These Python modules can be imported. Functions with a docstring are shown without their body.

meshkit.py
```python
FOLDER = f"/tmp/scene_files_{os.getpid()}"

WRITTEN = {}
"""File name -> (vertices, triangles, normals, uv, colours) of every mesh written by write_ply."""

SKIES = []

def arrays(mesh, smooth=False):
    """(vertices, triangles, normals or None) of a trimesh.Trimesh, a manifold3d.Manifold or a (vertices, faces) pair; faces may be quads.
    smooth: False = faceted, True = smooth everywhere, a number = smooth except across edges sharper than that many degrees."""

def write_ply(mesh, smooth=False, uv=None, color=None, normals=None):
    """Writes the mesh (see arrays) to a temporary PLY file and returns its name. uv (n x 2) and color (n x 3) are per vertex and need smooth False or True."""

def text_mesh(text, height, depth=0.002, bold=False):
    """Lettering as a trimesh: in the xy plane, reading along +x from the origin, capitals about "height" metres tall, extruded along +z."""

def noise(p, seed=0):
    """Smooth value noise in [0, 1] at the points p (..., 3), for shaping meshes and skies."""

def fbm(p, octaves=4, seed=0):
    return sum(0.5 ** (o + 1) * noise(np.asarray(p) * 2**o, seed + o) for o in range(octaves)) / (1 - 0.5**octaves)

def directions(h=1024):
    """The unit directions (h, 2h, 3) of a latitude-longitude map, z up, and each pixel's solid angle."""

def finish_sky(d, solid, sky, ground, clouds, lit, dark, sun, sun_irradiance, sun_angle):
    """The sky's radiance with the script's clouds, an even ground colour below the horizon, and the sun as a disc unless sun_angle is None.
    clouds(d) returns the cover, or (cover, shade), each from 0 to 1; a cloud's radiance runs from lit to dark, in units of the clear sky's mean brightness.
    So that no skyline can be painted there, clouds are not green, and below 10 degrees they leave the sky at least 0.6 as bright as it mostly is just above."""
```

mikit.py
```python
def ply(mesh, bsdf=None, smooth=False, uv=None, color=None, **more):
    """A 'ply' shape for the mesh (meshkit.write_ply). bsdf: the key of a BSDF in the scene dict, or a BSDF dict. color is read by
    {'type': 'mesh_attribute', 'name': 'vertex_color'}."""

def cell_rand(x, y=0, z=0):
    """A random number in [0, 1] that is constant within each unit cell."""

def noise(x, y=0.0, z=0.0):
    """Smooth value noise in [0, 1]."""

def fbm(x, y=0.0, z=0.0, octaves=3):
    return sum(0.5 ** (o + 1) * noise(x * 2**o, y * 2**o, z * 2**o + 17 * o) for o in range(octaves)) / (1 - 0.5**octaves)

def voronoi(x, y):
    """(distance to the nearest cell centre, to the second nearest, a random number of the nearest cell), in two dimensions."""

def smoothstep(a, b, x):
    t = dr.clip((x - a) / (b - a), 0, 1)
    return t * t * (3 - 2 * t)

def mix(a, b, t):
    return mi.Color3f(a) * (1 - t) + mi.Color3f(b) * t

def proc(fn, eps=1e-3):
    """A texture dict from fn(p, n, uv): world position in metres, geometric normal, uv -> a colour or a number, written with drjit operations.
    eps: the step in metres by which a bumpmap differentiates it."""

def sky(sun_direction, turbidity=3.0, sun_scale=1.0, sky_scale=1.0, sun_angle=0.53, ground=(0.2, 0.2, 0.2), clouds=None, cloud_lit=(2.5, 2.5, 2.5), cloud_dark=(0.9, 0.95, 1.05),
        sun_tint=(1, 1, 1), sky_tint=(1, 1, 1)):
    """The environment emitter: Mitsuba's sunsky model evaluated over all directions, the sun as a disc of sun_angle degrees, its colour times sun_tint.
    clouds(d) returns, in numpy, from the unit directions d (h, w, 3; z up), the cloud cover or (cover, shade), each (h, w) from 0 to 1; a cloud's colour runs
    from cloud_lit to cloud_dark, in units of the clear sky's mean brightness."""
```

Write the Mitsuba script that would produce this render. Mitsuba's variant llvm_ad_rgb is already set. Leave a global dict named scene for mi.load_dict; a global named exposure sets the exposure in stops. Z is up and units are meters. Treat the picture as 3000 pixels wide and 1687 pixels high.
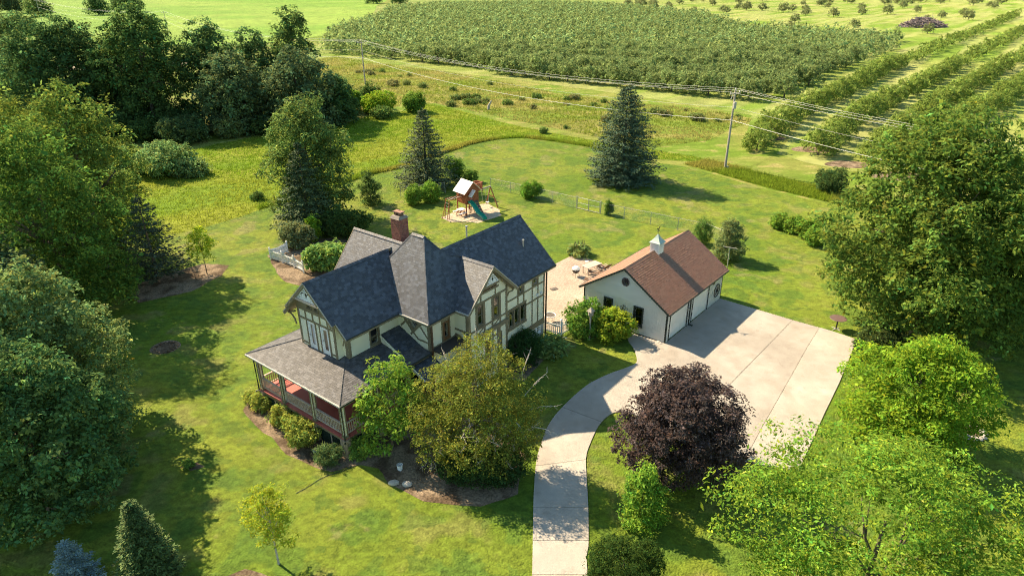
import math
import numpy as np
import trimesh
import shapely
from shapely.geometry import Polygon, LineString, box as sbox, Point
from shapely.ops import split as ssplit, unary_union
import drjit as dr
import mitsuba as mi
import mikit
import meshkit
from mikit import proc, noise, fbm, voronoi, cell_rand, smoothstep, mix

T = mi.ScalarTransform4f
scene, labels = {}, {}

# ------------------------------------------------------------------ camera, sky, exposure
CAM_H, PITCH, ROLL, FOCAL = 24.2259, 0.443827, -0.0057927, 1919.36
fwd = np.array([0, math.cos(PITCH), -math.sin(PITCH)])
up0 = np.array([0, math.sin(PITCH), math.cos(PITCH)])
right0 = np.array([1.0, 0, 0])
upv = -math.sin(ROLL) * right0 + math.cos(ROLL) * up0
scene['camera'] = {'type': 'perspective', 'fov': 2 * math.degrees(math.atan(1500 / FOCAL)), 'fov_axis': 'x', 'near_clip': 0.1, 'far_clip': 9000.0,
                   'to_world': T().look_at(origin=[0, 0, CAM_H], target=[0, float(fwd[1]), CAM_H + float(fwd[2])], up=upv.tolist())}
SUN_AZ, SUN_EL = math.radians(144), math.radians(41.5)
scene['sky'] = mikit.sky([math.cos(SUN_AZ) * math.cos(SUN_EL), math.sin(SUN_AZ) * math.cos(SUN_EL), math.sin(SUN_EL)], turbidity=3.0, sky_scale=0.92, ground=(0.10, 0.14, 0.05), sun_tint=(1.0, 0.975, 0.89), sky_tint=(1.10, 1.02, 0.84))
exposure = 3.2

# ------------------------------------------------------------------ helpers
def uniq(key):
    if key not in scene and key not in used:
        used.add(key); return key
    k = 1
    while f'{key}_{k:03d}' in used or f'{key}_{k:03d}' in scene: k += 1
    key = f'{key}_{k:03d}'; used.add(key); return key
used = set()

def lab(key, label=None, cat=None, group=None, kind=None):
    d = labels.setdefault(key, {})
    for a, b in (('label', label), ('category', cat), ('group', group), ('kind', kind)):
        if b: d[a] = b
    return key

reserved = set()
def thing(name, label, cat, group=None):
    k = uniq(name); reserved.add(k); return lab(k, label, cat, group)

def put(key, mesh, bsdf, smooth=False, color=None, kind=None, to=None):
    """One entry of the scene from (vertices, faces), a trimesh or a Mesh; returns its key."""
    if isinstance(mesh, Mesh):
        mesh, color = mesh.get(color)
    if not isinstance(mesh, tuple): mesh = (np.asarray(mesh.vertices), np.asarray(mesh.faces))
    v, f = mesh
    if to is not None: v = to(v)
    if key in reserved and key not in scene: reserved.discard(key)
    else: key = uniq(key)
    scene[key] = mikit.ply((v, f), bsdf, smooth=smooth, color=color)
    if kind: lab(key, kind=kind)
    return key

class Frame:
    """Local axes with a drawing scale: world = o + s * (x X + y Y + z Z)."""
    def __init__(s, o, X, Y, Z, k=1.0):
        s.o, s.R, s.k = np.array(o, float), np.array([X, Y, Z], float), k
    def __call__(s, p):
        return s.o + s.k * (np.asarray(p, float) @ s.R)

def yaw_frame(x, y, z, deg, k=1.0):
    c, q = math.cos(math.radians(deg)), math.sin(math.radians(deg))
    return Frame((x, y, z), (c, q, 0), (-q, c, 0), (0, 0, 1), k)

BOXF = np.array([[0, 2, 1], [0, 3, 2], [4, 5, 6], [4, 6, 7], [0, 1, 5], [0, 5, 4], [1, 2, 6], [1, 6, 5], [2, 3, 7], [2, 7, 6], [3, 0, 4], [3, 4, 7]])
class Mesh:
    def __init__(s): s.v, s.f, s.c, s.n = [], [], [], 0
    def add(s, v, f, c=None):
        v = np.asarray(v, float); s.v.append(v); s.f.append(np.asarray(f) + s.n); s.n += len(v)
        s.c.append(np.tile(np.asarray(c if c is not None else (1, 1, 1), float), (len(v), 1)) if np.ndim(c) < 2 else c)
        return s
    def box(s, x0, y0, z0, x1, y1, z1, c=None):
        v = [(x0, y0, z0), (x1, y0, z0), (x1, y1, z0), (x0, y1, z0), (x0, y0, z1), (x1, y0, z1), (x1, y1, z1), (x0, y1, z1)]
        return s.add(v, BOXF, c)
    def beam(s, p, q, w, h, up=(0, 0, 1), c=None):
        """A bar from p to q, w wide across and h high along up."""
        p, q = np.array(p, float), np.array(q, float); d = q - p; d /= np.linalg.norm(d)
        u = np.array(up, float)
        if abs(d @ u) > 0.95: u = np.array([1.0, 0, 0]) if abs(d[0]) < 0.9 else np.array([0, 1.0, 0])
        a = np.cross(d, u); a /= np.linalg.norm(a); b = np.cross(a, d)
        v = [e + sx * a * w / 2 + sy * b * h / 2 for e in (p, q) for sx, sy in ((-1, -1), (1, -1), (1, 1), (-1, 1))]
        return s.add(v, [[0, 1, 2], [0, 2, 3], [4, 6, 5], [4, 7, 6], [0, 5, 1], [0, 4, 5], [1, 6, 2], [1, 5, 6], [2, 7, 3], [2, 6, 7], [3, 4, 0], [3, 7, 4]], c)
    def tube(s, pts, r, n=6, c=None, cap=True):
        pts = np.asarray(pts, float); m = len(pts); r = np.broadcast_to(np.asarray(r, float), (m,))
        t = np.gradient(pts, axis=0) if m > 2 else np.repeat([pts[-1] - pts[0]], m, 0)
        t /= np.linalg.norm(t, axis=1, keepdims=True)
        ref = np.array([0, 0, 1.0]) if abs(t[0][2]) < 0.9 else np.array([1.0, 0, 0])
        a = np.cross(t, ref); a /= np.linalg.norm(a, axis=1, keepdims=True); b = np.cross(t, a)
        ang = np.arange(n) * 2 * np.pi / n
        v = (pts[:, None] + r[:, None, None] * (np.cos(ang)[None, :, None] * a[:, None] + np.sin(ang)[None, :, None] * b[:, None])).reshape(-1, 3)
        i, j = np.meshgrid(np.arange(m - 1), np.arange(n), indexing='ij'); k = (j + 1) % n
        q = np.stack([i * n + j, i * n + k, (i + 1) * n + k, (i + 1) * n + j], -1).reshape(-1, 4)
        f = np.vstack([q[:, [0, 2, 1]], q[:, [0, 3, 2]]])
        if cap:
            v = np.vstack([v, pts[:1], pts[-1:]]); jj = np.arange(n); kk = (jj + 1) % n
            f = np.vstack([f, np.stack([jj * 0 + m * n, kk, jj], 1)[:, [0, 2, 1]], np.stack([jj * 0 + m * n + 1, (m - 1) * n + jj, (m - 1) * n + kk], 1)[:, [0, 2, 1]]])
        return s.add(v, f, c)
    def prism(s, poly, z0, z1, c=None):
        """A shapely polygon in xy raised from z0 to z1."""
        for g in getattr(poly, 'geoms', [poly]):
            if g.geom_type != 'Polygon' or g.area < 1e-6: continue
            m = trimesh.creation.extrude_polygon(g, z1 - z0, engine='earcut'); v = np.array(m.vertices); v[:, 2] += z0
            s.add(v, m.faces, c)
        return s
    def lathe(s, prof, n=16, o=(0, 0, 0), c=None):
        prof = np.asarray(prof, float); m = len(prof); a = np.arange(n) * 2 * np.pi / n
        v = np.stack([prof[:, None, 0] * np.cos(a), prof[:, None, 0] * np.sin(a), np.repeat(prof[:, 1:2], n, 1)], -1).reshape(-1, 3) + np.array(o)
        i, j = np.meshgrid(np.arange(m - 1), np.arange(n), indexing='ij'); k = (j + 1) % n
        q = np.stack([i * n + j, i * n + k, (i + 1) * n + k, (i + 1) * n + j], -1).reshape(-1, 4)
        return s.add(v, np.vstack([q[:, [0, 1, 2]], q[:, [0, 2, 3]]]), c)
    def get(s, colored=None):
        v, f = np.vstack(s.v), np.vstack(s.f)
        return (v, f), (np.vstack(s.c) if colored else None)

def flat(poly, z):
    """A flat sheet from a shapely polygon or a list of points."""
    if not hasattr(poly, 'exterior') and not hasattr(poly, 'geoms'): poly = Polygon(poly)
    V, F, n = [], [], 0
    for g in getattr(poly, 'geoms', [poly]):
        v, f = trimesh.creation.triangulate_polygon(g, engine='earcut'); v = np.asarray(v); f = np.asarray(f)
        a, b, c = v[f[:, 0]], v[f[:, 1]], v[f[:, 2]]
        bad = (b[:, 0] - a[:, 0]) * (c[:, 1] - a[:, 1]) - (b[:, 1] - a[:, 1]) * (c[:, 0] - a[:, 0]) < 0
        f[bad] = f[bad][:, ::-1]
        V.append(np.column_stack([v, np.full(len(v), z)])); F.append(f + n); n += len(v)
    return np.vstack(V), np.vstack(F)

def smooth_ring(pts, n=4, closed=True):
    """Catmull-Rom through the points."""
    p = np.asarray(pts, float); m = len(p); out = []
    for i in range(m if closed else m - 1):
        a, b, c, d = (p[(i + k) % m] if closed else p[min(max(i + k, 0), m - 1)] for k in (-1, 0, 1, 2))
        for t in np.arange(n) / n:
            out.append(0.5 * (2 * b + (c - a) * t + (2 * a - 5 * b + 4 * c - d) * t * t + (3 * b - a - 3 * c + d) * t ** 3))
    if not closed: out.append(p[-1])
    return np.array(out)

def wobble(pts, amp, seed, step=1.0):
    """The outline with an uneven edge."""
    g = Polygon(pts).segmentize(step); c = np.array(g.exterior.coords)[:-1]
    q = np.column_stack([c, np.full(len(c), 0.0)])
    c = c + amp * np.stack([meshkit.fbm(q / (4 * step), 3, seed) - 0.5, meshkit.fbm(q / (4 * step), 3, seed + 9) - 0.5], 1) * 2
    return Polygon(c).buffer(0)

# ------------------------------------------------------------------ materials
def rgb(c): return {'type': 'rgb', 'value': list(map(float, c))}
def mat(name, color, rough=0.8, **more):
    scene[name] = {'type': 'twosided', 'bsdf': {'type': 'principled', 'base_color': proc(color) if callable(color) else rgb(color) if not isinstance(color, dict) else color, 'roughness': rough, 'specular': more.pop('specular', 0.4), **more}}
def bumped(name, color, rough, bump, scale=1.0, eps=2e-3, **more):
    scene[name] = {'type': 'twosided', 'bsdf': {'type': 'bumpmap', 'arbitrary': {**proc(bump, eps)}, 'scale': scale, 'bsdf': {'type': 'principled', 'base_color': proc(color) if callable(color) else rgb(color), 'roughness': rough, 'specular': more.pop('specular', 0.3), **more}}}
VC = {'type': 'mesh_attribute', 'name': 'vertex_color'}

def lawn_col(p, n, uv):
    a = fbm(p.x / 9, p.y / 9, 1.0, 3); b = fbm(p.x / 1.7, p.y / 1.7, 5.0, 3); c = fbm(p.x / 0.32, p.y / 0.21, 9.0, 2); d = noise(p.x / 0.06, p.y / 0.06, 2.0)
    k = mix((0.088, 0.142, 0.013), (0.136, 0.172, 0.021), smoothstep(0.30, 0.68, a))
    k = mix(k, mi.Color3f(0.158, 0.160, 0.048), smoothstep(0.56, 0.78, b) * 0.6)
    k = mix(k, mi.Color3f(0.064, 0.120, 0.016), smoothstep(0.46, 0.30, b) * 0.75)
    clover = smoothstep(0.60, 0.66, fbm(p.x / 0.9 + 7, p.y / 0.9, 8.0, 3)); k = mix(k, mi.Color3f(0.060, 0.115, 0.020), clover * 0.45)
    bare = smoothstep(0.68, 0.75, fbm(p.x / 2.6 + 31, p.y / 2.6, 3.0, 5)); k = mix(k, mi.Color3f(0.20, 0.175, 0.085), bare * 0.4)
    u = (p.x * 0.62 + p.y * 0.78 + 0.5 * fbm(p.x / 6, p.y / 6, 2.0, 2)) / 1.15; row = dr.floor(u); f = u - row
    mow = 0.965 + 0.07 * smoothstep(0.42, 0.5, dr.abs(f - 0.5)) + 0.05 * (cell_rand(row, 3, 1) - 0.5)
    return k * mow * (0.46 + 0.66 * c + 0.40 * d)
def lawn_bump(p, n, uv): return 0.05 * fbm(p.x / 0.30, p.y / 0.30, 0.0, 2) + 0.035 * noise(p.x / 0.07, p.y / 0.07, 1.0)
bumped('m_lawn', lawn_col, 0.9, lawn_bump, 1.0, 0.01, specular=0.15)

def rough_col(p, n, uv):
    a = fbm(p.x / 14, p.y / 7, 2.0, 4); b = fbm(p.x / 2.2, p.y / 1.2, 7.0, 3); c = noise(p.x / 0.25, p.y / 0.25, 0.0)
    k = mix((0.105, 0.168, 0.020), (0.160, 0.180, 0.042), smoothstep(0.35, 0.65, a))
    k = mix(k, mi.Color3f(0.205, 0.175, 0.07), smoothstep(0.55, 0.8, b) * 0.7)
    return k * (0.7 + 0.6 * c * b + 0.25 * b)
mat('m_ground', rough_col, 0.95, specular=0.1)
def meadow_col(p, n, uv):
    a = fbm(p.x / 8, p.y / 4, 3.0, 3); b = noise(p.x / 0.5, p.y / 0.5, 0.0)
    return mix((0.100, 0.165, 0.013), (0.160, 0.190, 0.022), smoothstep(0.3, 0.7, a)) * (0.65 + 0.6 * b)
mat('m_meadow', meadow_col, 0.95, specular=0.1)
def dry_col(p, n, uv):
    a = fbm(p.x / 16, p.y / 5, 3.0, 4); b = fbm(p.x / 2.5, p.y / 1.4, 4.0, 3)
    k = mix((0.112, 0.162, 0.024), (0.190, 0.182, 0.055), smoothstep(0.38, 0.62, a))
    return k * (0.6 + 0.75 * b)
mat('m_dry', dry_col, 0.95, specular=0.1)
def crop_col(p, n, uv):
    a = fbm(p.x / 60, p.y / 60, 3.0, 3); b = fbm(p.x / 3.5, p.y / 9, 4.0, 3); row = 0.5 + 0.5 * dr.sin((p.x * 0.93 + p.y * 0.37 + 1.5 * b) * 2.1)
    return mix((0.130, 0.235, 0.026), (0.185, 0.270, 0.042), smoothstep(0.3, 0.7, a)) * (0.68 + 0.50 * b + 0.05 * row)
mat('m_crop', crop_col, 0.9, specular=0.15)
def orch_col(p, n, uv):
    a = fbm(p.x / 22, p.y / 22, 3.0, 4); b = fbm(p.x / 2.5, p.y / 2.5, 4.0, 3); u = p.x * 0.777 - p.y * 0.629
    strip = smoothstep(0.35, 0.65, fbm(u / 4.0, (p.x * 0.629 + p.y * 0.777) / 40, 1.0, 2))
    k = mix((0.112, 0.178, 0.024), (0.172, 0.205, 0.050), smoothstep(0.35, 0.65, a))
    return mix(k, mi.Color3f(0.27, 0.265, 0.115), strip * 0.45) * (0.65 + 0.65 * b)
mat('m_orchard', orch_col, 0.95, specular=0.1)
def soil_col(p, n, uv):
    a = fbm(p.x / 0.8, p.y / 0.8, 3.0, 3); b = noise(p.x / 0.07, p.y / 0.07, 0.0)
    return mix((0.085, 0.062, 0.042), (0.20, 0.155, 0.11), smoothstep(0.3, 0.7, a)) * (0.6 + 0.8 * b)
bumped('m_mulch', soil_col, 0.95, lambda p, n, uv: 0.05 * fbm(p.x / 0.12, p.y / 0.12, 0.0, 3), 1.0, 0.01, specular=0.1)
def sand_col(p, n, uv):
    a = fbm(p.x / 0.7, p.y / 0.7, 3.0, 3); b = noise(p.x / 0.08, p.y / 0.08, 0.0)
    return mix((0.33, 0.265, 0.19), (0.46, 0.39, 0.30), a) * (0.75 + 0.4 * b)
bumped('m_sand', sand_col, 0.95, lambda p, n, uv: 0.05 * fbm(p.x / 0.25, p.y / 0.25, 0.0, 3), 1.0, 0.01, specular=0.1)
def conc_col(tone):
    def f(p, n, uv):
        a = fbm(p.x / 3.2, p.y / 3.2, 3.0, 4); b = fbm(p.x / 0.5, p.y / 0.5, 4.0, 3); d = noise(p.x / 0.04, p.y / 0.04, 0.0)
        k = mix((0.315, 0.287, 0.255), (0.37, 0.342, 0.308), smoothstep(0.3, 0.7, a))
        st = smoothstep(0.58, 0.74, fbm(p.x / 1.1 + 40, p.y / 1.1, 1.0, 5)); k = mix(k, mi.Color3f(0.26, 0.215, 0.17), st * 0.22)
        oil = smoothstep(0.735, 0.78, fbm(p.x / 0.45 + 9, p.y / 0.45, 6.0, 3)); k = mix(k, mi.Color3f(0.17, 0.145, 0.12), oil * 0.15)
        return k * tone * (0.82 + 0.26 * b + 0.09 * d)
    return f
for i, t in enumerate((1.0, 0.93, 1.06)): bumped(f'm_concrete_{i}', conc_col(t), 0.85, lambda p, n, uv: 0.004 * fbm(p.x / 0.05, p.y / 0.05, 0.0, 2), 1.0, 0.004, specular=0.25)
def paver_uv(p):
    u, v = (p.x * 0.70 + p.y * 0.714) / 0.21, (-p.x * 0.714 + p.y * 0.70) / 0.105
    return u + 0.5 * (dr.floor(v) - 2 * dr.floor(dr.floor(v) / 2)), v
def paver_joint(p):
    u, v = paver_uv(p); fu, fv = u - dr.floor(u), v - dr.floor(v)
    return smoothstep(0.0, 0.05, dr.minimum(fu, 1 - fu)) * smoothstep(0.0, 0.10, dr.minimum(fv, 1 - fv))
def paver_col(p, n, uv):
    u, v = paver_uv(p); r = cell_rand(dr.floor(u), dr.floor(v), 3); a = fbm(p.x / 1.9, p.y / 1.9, 0.0, 3)
    k = mix((0.29, 0.225, 0.18), (0.415, 0.345, 0.285), r * 0.75 + 0.25 * a) * (0.85 + 0.3 * a)
    return mix(mi.Color3f(0.26, 0.215, 0.17), k, paver_joint(p))
bumped('m_paver', paver_col, 0.9, lambda p, n, uv: 0.006 * paver_joint(p), 1.0, 0.004, specular=0.15)
mat('m_shingle', VC, 0.55, specular=0.32)
mat('m_vc', VC, 0.75, specular=0.3)
def cream_col(p, n, uv):
    a = fbm(p.x / 0.9, p.y / 0.9, p.z / 0.5, 3)
    return mix((0.72, 0.68, 0.50), (0.79, 0.755, 0.585), a)
mat('m_cream', cream_col, 0.6)
def brown_col(p, n, uv):
    a = fbm(p.x / 0.5, p.y / 0.5, p.z / 0.5, 3)
    return mix((0.165, 0.135, 0.083), (0.235, 0.195, 0.125), a)
mat('m_trim', brown_col, 0.6)
mat('m_darkwood', (0.11, 0.062, 0.035), 0.6)
mat('m_doorbrown', (0.17, 0.085, 0.035), 0.5)
mat('m_white', lambda p, n, uv: mix((0.66, 0.66, 0.64), (0.78, 0.78, 0.77), fbm(p.x / 0.4, p.y / 0.4, p.z / 0.4, 3)), 0.5)
def gwall_col(p, n, uv):
    return mix((0.50, 0.515, 0.50), (0.60, 0.61, 0.595), fbm(p.x / 1.1, p.y / 1.1, p.z / 0.4, 4))
mat('m_gwall', gwall_col, 0.6)
mat('m_green', (0.022, 0.032, 0.030), 0.5)
mat('m_iron', (0.035, 0.033, 0.032), 0.5)
mat('m_plum', (0.085, 0.065, 0.075), 0.6)
mat('m_fretback', (0.05, 0.04, 0.028), 0.8)
mat('m_deck', lambda p, n, uv: mix((0.36, 0.085, 0.072), (0.46, 0.135, 0.115), fbm(p.x / 0.7, p.y / 0.7, p.z, 3)), 0.45)
mat('m_rail', lambda p, n, uv: mix((0.40, 0.32, 0.265), (0.52, 0.43, 0.365), fbm(p.x / 0.3, p.y / 0.3, p.z / 0.3, 3)), 0.6)
def stone_col(p, n, uv):
    a = fbm(p.x / 0.10, p.y / 0.10, p.z / 0.10, 3)
    return mix((0.22, 0.16, 0.105), (0.42, 0.34, 0.25), a)
mat('m_stone', stone_col, 0.9, specular=0.2)
mat('m_rock', lambda p, n, uv: mix((0.26, 0.24, 0.22), (0.50, 0.47, 0.43), fbm(p.x / 0.2, p.y / 0.2, p.z / 0.2, 3)), 0.9, specular=0.2)
mat('m_block', lambda p, n, uv: mix((0.30, 0.28, 0.25), (0.40, 0.38, 0.34), fbm(p.x / 0.4, p.y / 0.4, p.z / 0.4, 3)), 0.9)
mat('m_lattice', (0.018, 0.035, 0.028), 0.6)
mat('m_brick', VC, 0.85, specular=0.2)
mat('m_mortar', (0.30, 0.26, 0.23), 0.95)
mat('m_cap', (0.22, 0.19, 0.17), 0.9)
scene['m_metal'] = {'type': 'twosided', 'bsdf': {'type': 'principled', 'base_color': rgb((0.45, 0.46, 0.46)), 'metallic': 0.7, 'roughness': 0.45}}
mat('m_gutter', (0.36, 0.35, 0.32), 0.5)
scene['m_copper'] = {'type': 'twosided', 'bsdf': {'type': 'principled', 'base_color': proc(lambda p, n, uv: mix((0.25, 0.34, 0.31), (0.38, 0.47, 0.43), fbm(p.x / 0.15, p.y / 0.15, p.z / 0.15, 3))), 'roughness': 0.5}}
scene['m_pane'] = {'type': 'thindielectric', 'int_ior': 1.52}
mat('m_curtain', (0.55, 0.58, 0.62), 0.9)
mat('m_room', (0.05, 0.042, 0.035), 0.9)
mat('m_pole', lambda p, n, uv: mix((0.22, 0.19, 0.16), (0.40, 0.37, 0.33), fbm(p.x / 0.08, p.y / 0.08, p.z / 1.5, 3)), 0.9)
mat('m_wire', (0.55, 0.55, 0.53), 0.5)
mat('m_redwood', lambda p, n, uv: mix((0.20, 0.060, 0.028), (0.33, 0.115, 0.055), fbm(p.x / 0.2, p.y / 0.2, p.z / 0.2, 3)), 0.6)
mat('m_tarp', (0.74, 0.70, 0.68), 0.7)
mat('m_slide', (0.008, 0.27, 0.185), 0.3, specular=0.5)
mat('m_yellow', (0.62, 0.52, 0.12), 0.4)
mat('m_brush', lambda p, n, uv: mix((0.13, 0.10, 0.105), (0.26, 0.215, 0.22), fbm(p.x / 0.8, p.y / 0.8, p.z / 0.8, 3)), 0.9)
mat('m_climb', (0.10, 0.085, 0.075), 0.8)
mat('m_bark', lambda p, n, uv: mix((0.07, 0.055, 0.042), (0.16, 0.13, 0.10), fbm(p.x / 0.12, p.y / 0.12, p.z / 0.6, 3)), 0.95)
mat('m_deadwood', lambda p, n, uv: mix((0.30, 0.27, 0.24), (0.46, 0.43, 0.39), fbm(p.x / 0.1, p.y / 0.1, p.z / 0.3, 2)), 0.9)
mat('m_chain', (0.34, 0.35, 0.34), 0.5)
mat('m_tabletop', (0.115, 0.072, 0.068), 0.5)
scene['m_leaf'] = {'type': 'principledthin', 'base_color': VC, 'roughness': 0.4, 'diff_trans': 1.0, 'eta': 1.5, 'spec_trans': 0.0}
scene['m_needle'] = {'type': 'twosided', 'bsdf': {'type': 'principled', 'base_color': VC, 'roughness': 0.7, 'specular': 0.15}}
scene['m_blade'] = {'type': 'principledthin', 'base_color': VC, 'roughness': 0.6, 'diff_trans': 0.95, 'eta': 1.35, 'spec_trans': 0.0}
# ------------------------------------------------------------------ ground, lawn, fields, drive
def sheet(name, poly, z, m, label=None):
    k = put(name, flat(poly, z), m); lab(k, label, kind='structure'); return k
sheet('ground', [(-3500, -400), (3500, -400), (3500, 6500), (-3500, 6500)], 0.0, 'm_ground', 'rough green grass land around the fields')
mow_line = [(-120, 5), (-62, 44), (-47, 56), (-35.6, 64.2), (-30.6, 69.8), (-28.6, 73.2), (-25.1, 77.3), (-21.6, 83), (-19.2, 86.9), (-15.9, 89.9), (-13.1, 94.2), (-9.5, 99.6), (-5.5, 105.4), (0.9, 108.9), (7.3, 105.9), (12.7, 101.7), (16.8, 96.6), (20.8, 92.5), (24.2, 90.1), (27.4, 85.9), (30.9, 80.4), (34, 76.6), (36.3, 74.2), (40.5, 69.5), (46, 62), (60, 50), (75, 20)]
ml = smooth_ring(mow_line, 4, False)
lawn_poly = Polygon(ml.tolist() + [(75, -30), (-120, -30)])
sheet('lawn', lawn_poly, 0.006, 'm_lawn', 'mown lawn around the house and garage')
green_meadow = Polygon(ml[6:66].tolist() + [(30.2, 91.7), (27.2, 95.6), (21.6, 99.9), (12.6, 107.2), (5.1, 114.1), (-2.6, 122.9), (-9.9, 133.1), (-17.2, 141.4), (-22.4, 131.3), (-29, 125.6), (-32.5, 113), (-43.3, 110.7), (-48.4, 103.7), (-53, 96.2), (-49, 82), (-45, 66)]).buffer(0)
sheet('meadow', green_meadow, 0.012, 'm_meadow', 'tall green meadow grass behind the mown line')
strip_meadow = Polygon([(31.5, 81), (34.5, 77.2), (37, 74.5), (41, 69.8), (48, 60.5), (53, 63), (44, 74), (38.5, 80.5), (34.5, 85.5), (28.5, 94), (24.5, 91.5), (28, 86.5)])
sheet('meadow_strip', strip_meadow, 0.012, 'm_meadow', 'strip of tall grass past the utility pole')
dry_meadow = wobble([(-65, 200), (-60, 236), (-41.3, 213.7), (-20.8, 194), (-3.6, 173.8), (10.4, 154.4), (23.3, 143.4), (33.7, 137), (40, 130.3), (45.3, 124.1), (31.5, 105.5), (22.5, 101.8), (14.2, 109.6), (8, 116), (1.1, 123.2), (-6.7, 132.5), (-15.5, 141.8), (-23.5, 139.5), (-29, 126.5), (-36, 128), (-50, 145)], 1.2, 3, 3.0)
sheet('dry_meadow', dry_meadow, 0.016, 'm_dry', 'straw coloured rough meadow under the power line')
orchard_floor = Polygon([(-70, 235), (-36, 205), (-5, 182), (20, 158), (36, 140), (46, 127), (37, 104), (42, 92), (52, 80), (75, 88), (110, 105), (420, 330), (900, 900), (300, 900), (-130, 900), (-120, 560), (-84, 420), (-84, 330)])
sheet('orchard_floor', orchard_floor, 0.020, 'm_orchard', 'grass floor of the orchard')
crop_poly = wobble([(-1500, 1250), (-606, 787), (-269, 389), (-205, 300), (-181, 296), (-153, 292), (-118, 270), (-100, 285), (-87, 318), (-90, 374), (-93, 466), (-105, 560), (-130, 700), (-190, 1300), (-400, 2200), (-1500, 3500)], 4, 5, 20)
sheet('crop_field', crop_poly, 0.05, 'm_crop', 'bright green crop field at the far left')
lane = smooth_ring([(-230, 236), (-181, 243), (-160, 224), (-142, 208), (-120, 206), (-100, 222)], 5, False)
sheet('farm_lane', LineString(lane).buffer(5.0), 0.06, 'm_sand', 'pale dirt lane behind the oaks')
sheet('dirt_patch', wobble([(46, 56), (52, 49), (62, 52), (66, 62), (56, 68), (49, 63)], 1.5, 8, 1.5), 0.016, 'm_mulch', 'bare pinkish dirt patch at the right edge')
sheet('orchard_track', LineString(smooth_ring([(33, 92), (38.5, 99), (46, 112), (54, 126)], 5, False)).buffer(2.0), 0.026, 'm_ground')

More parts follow.
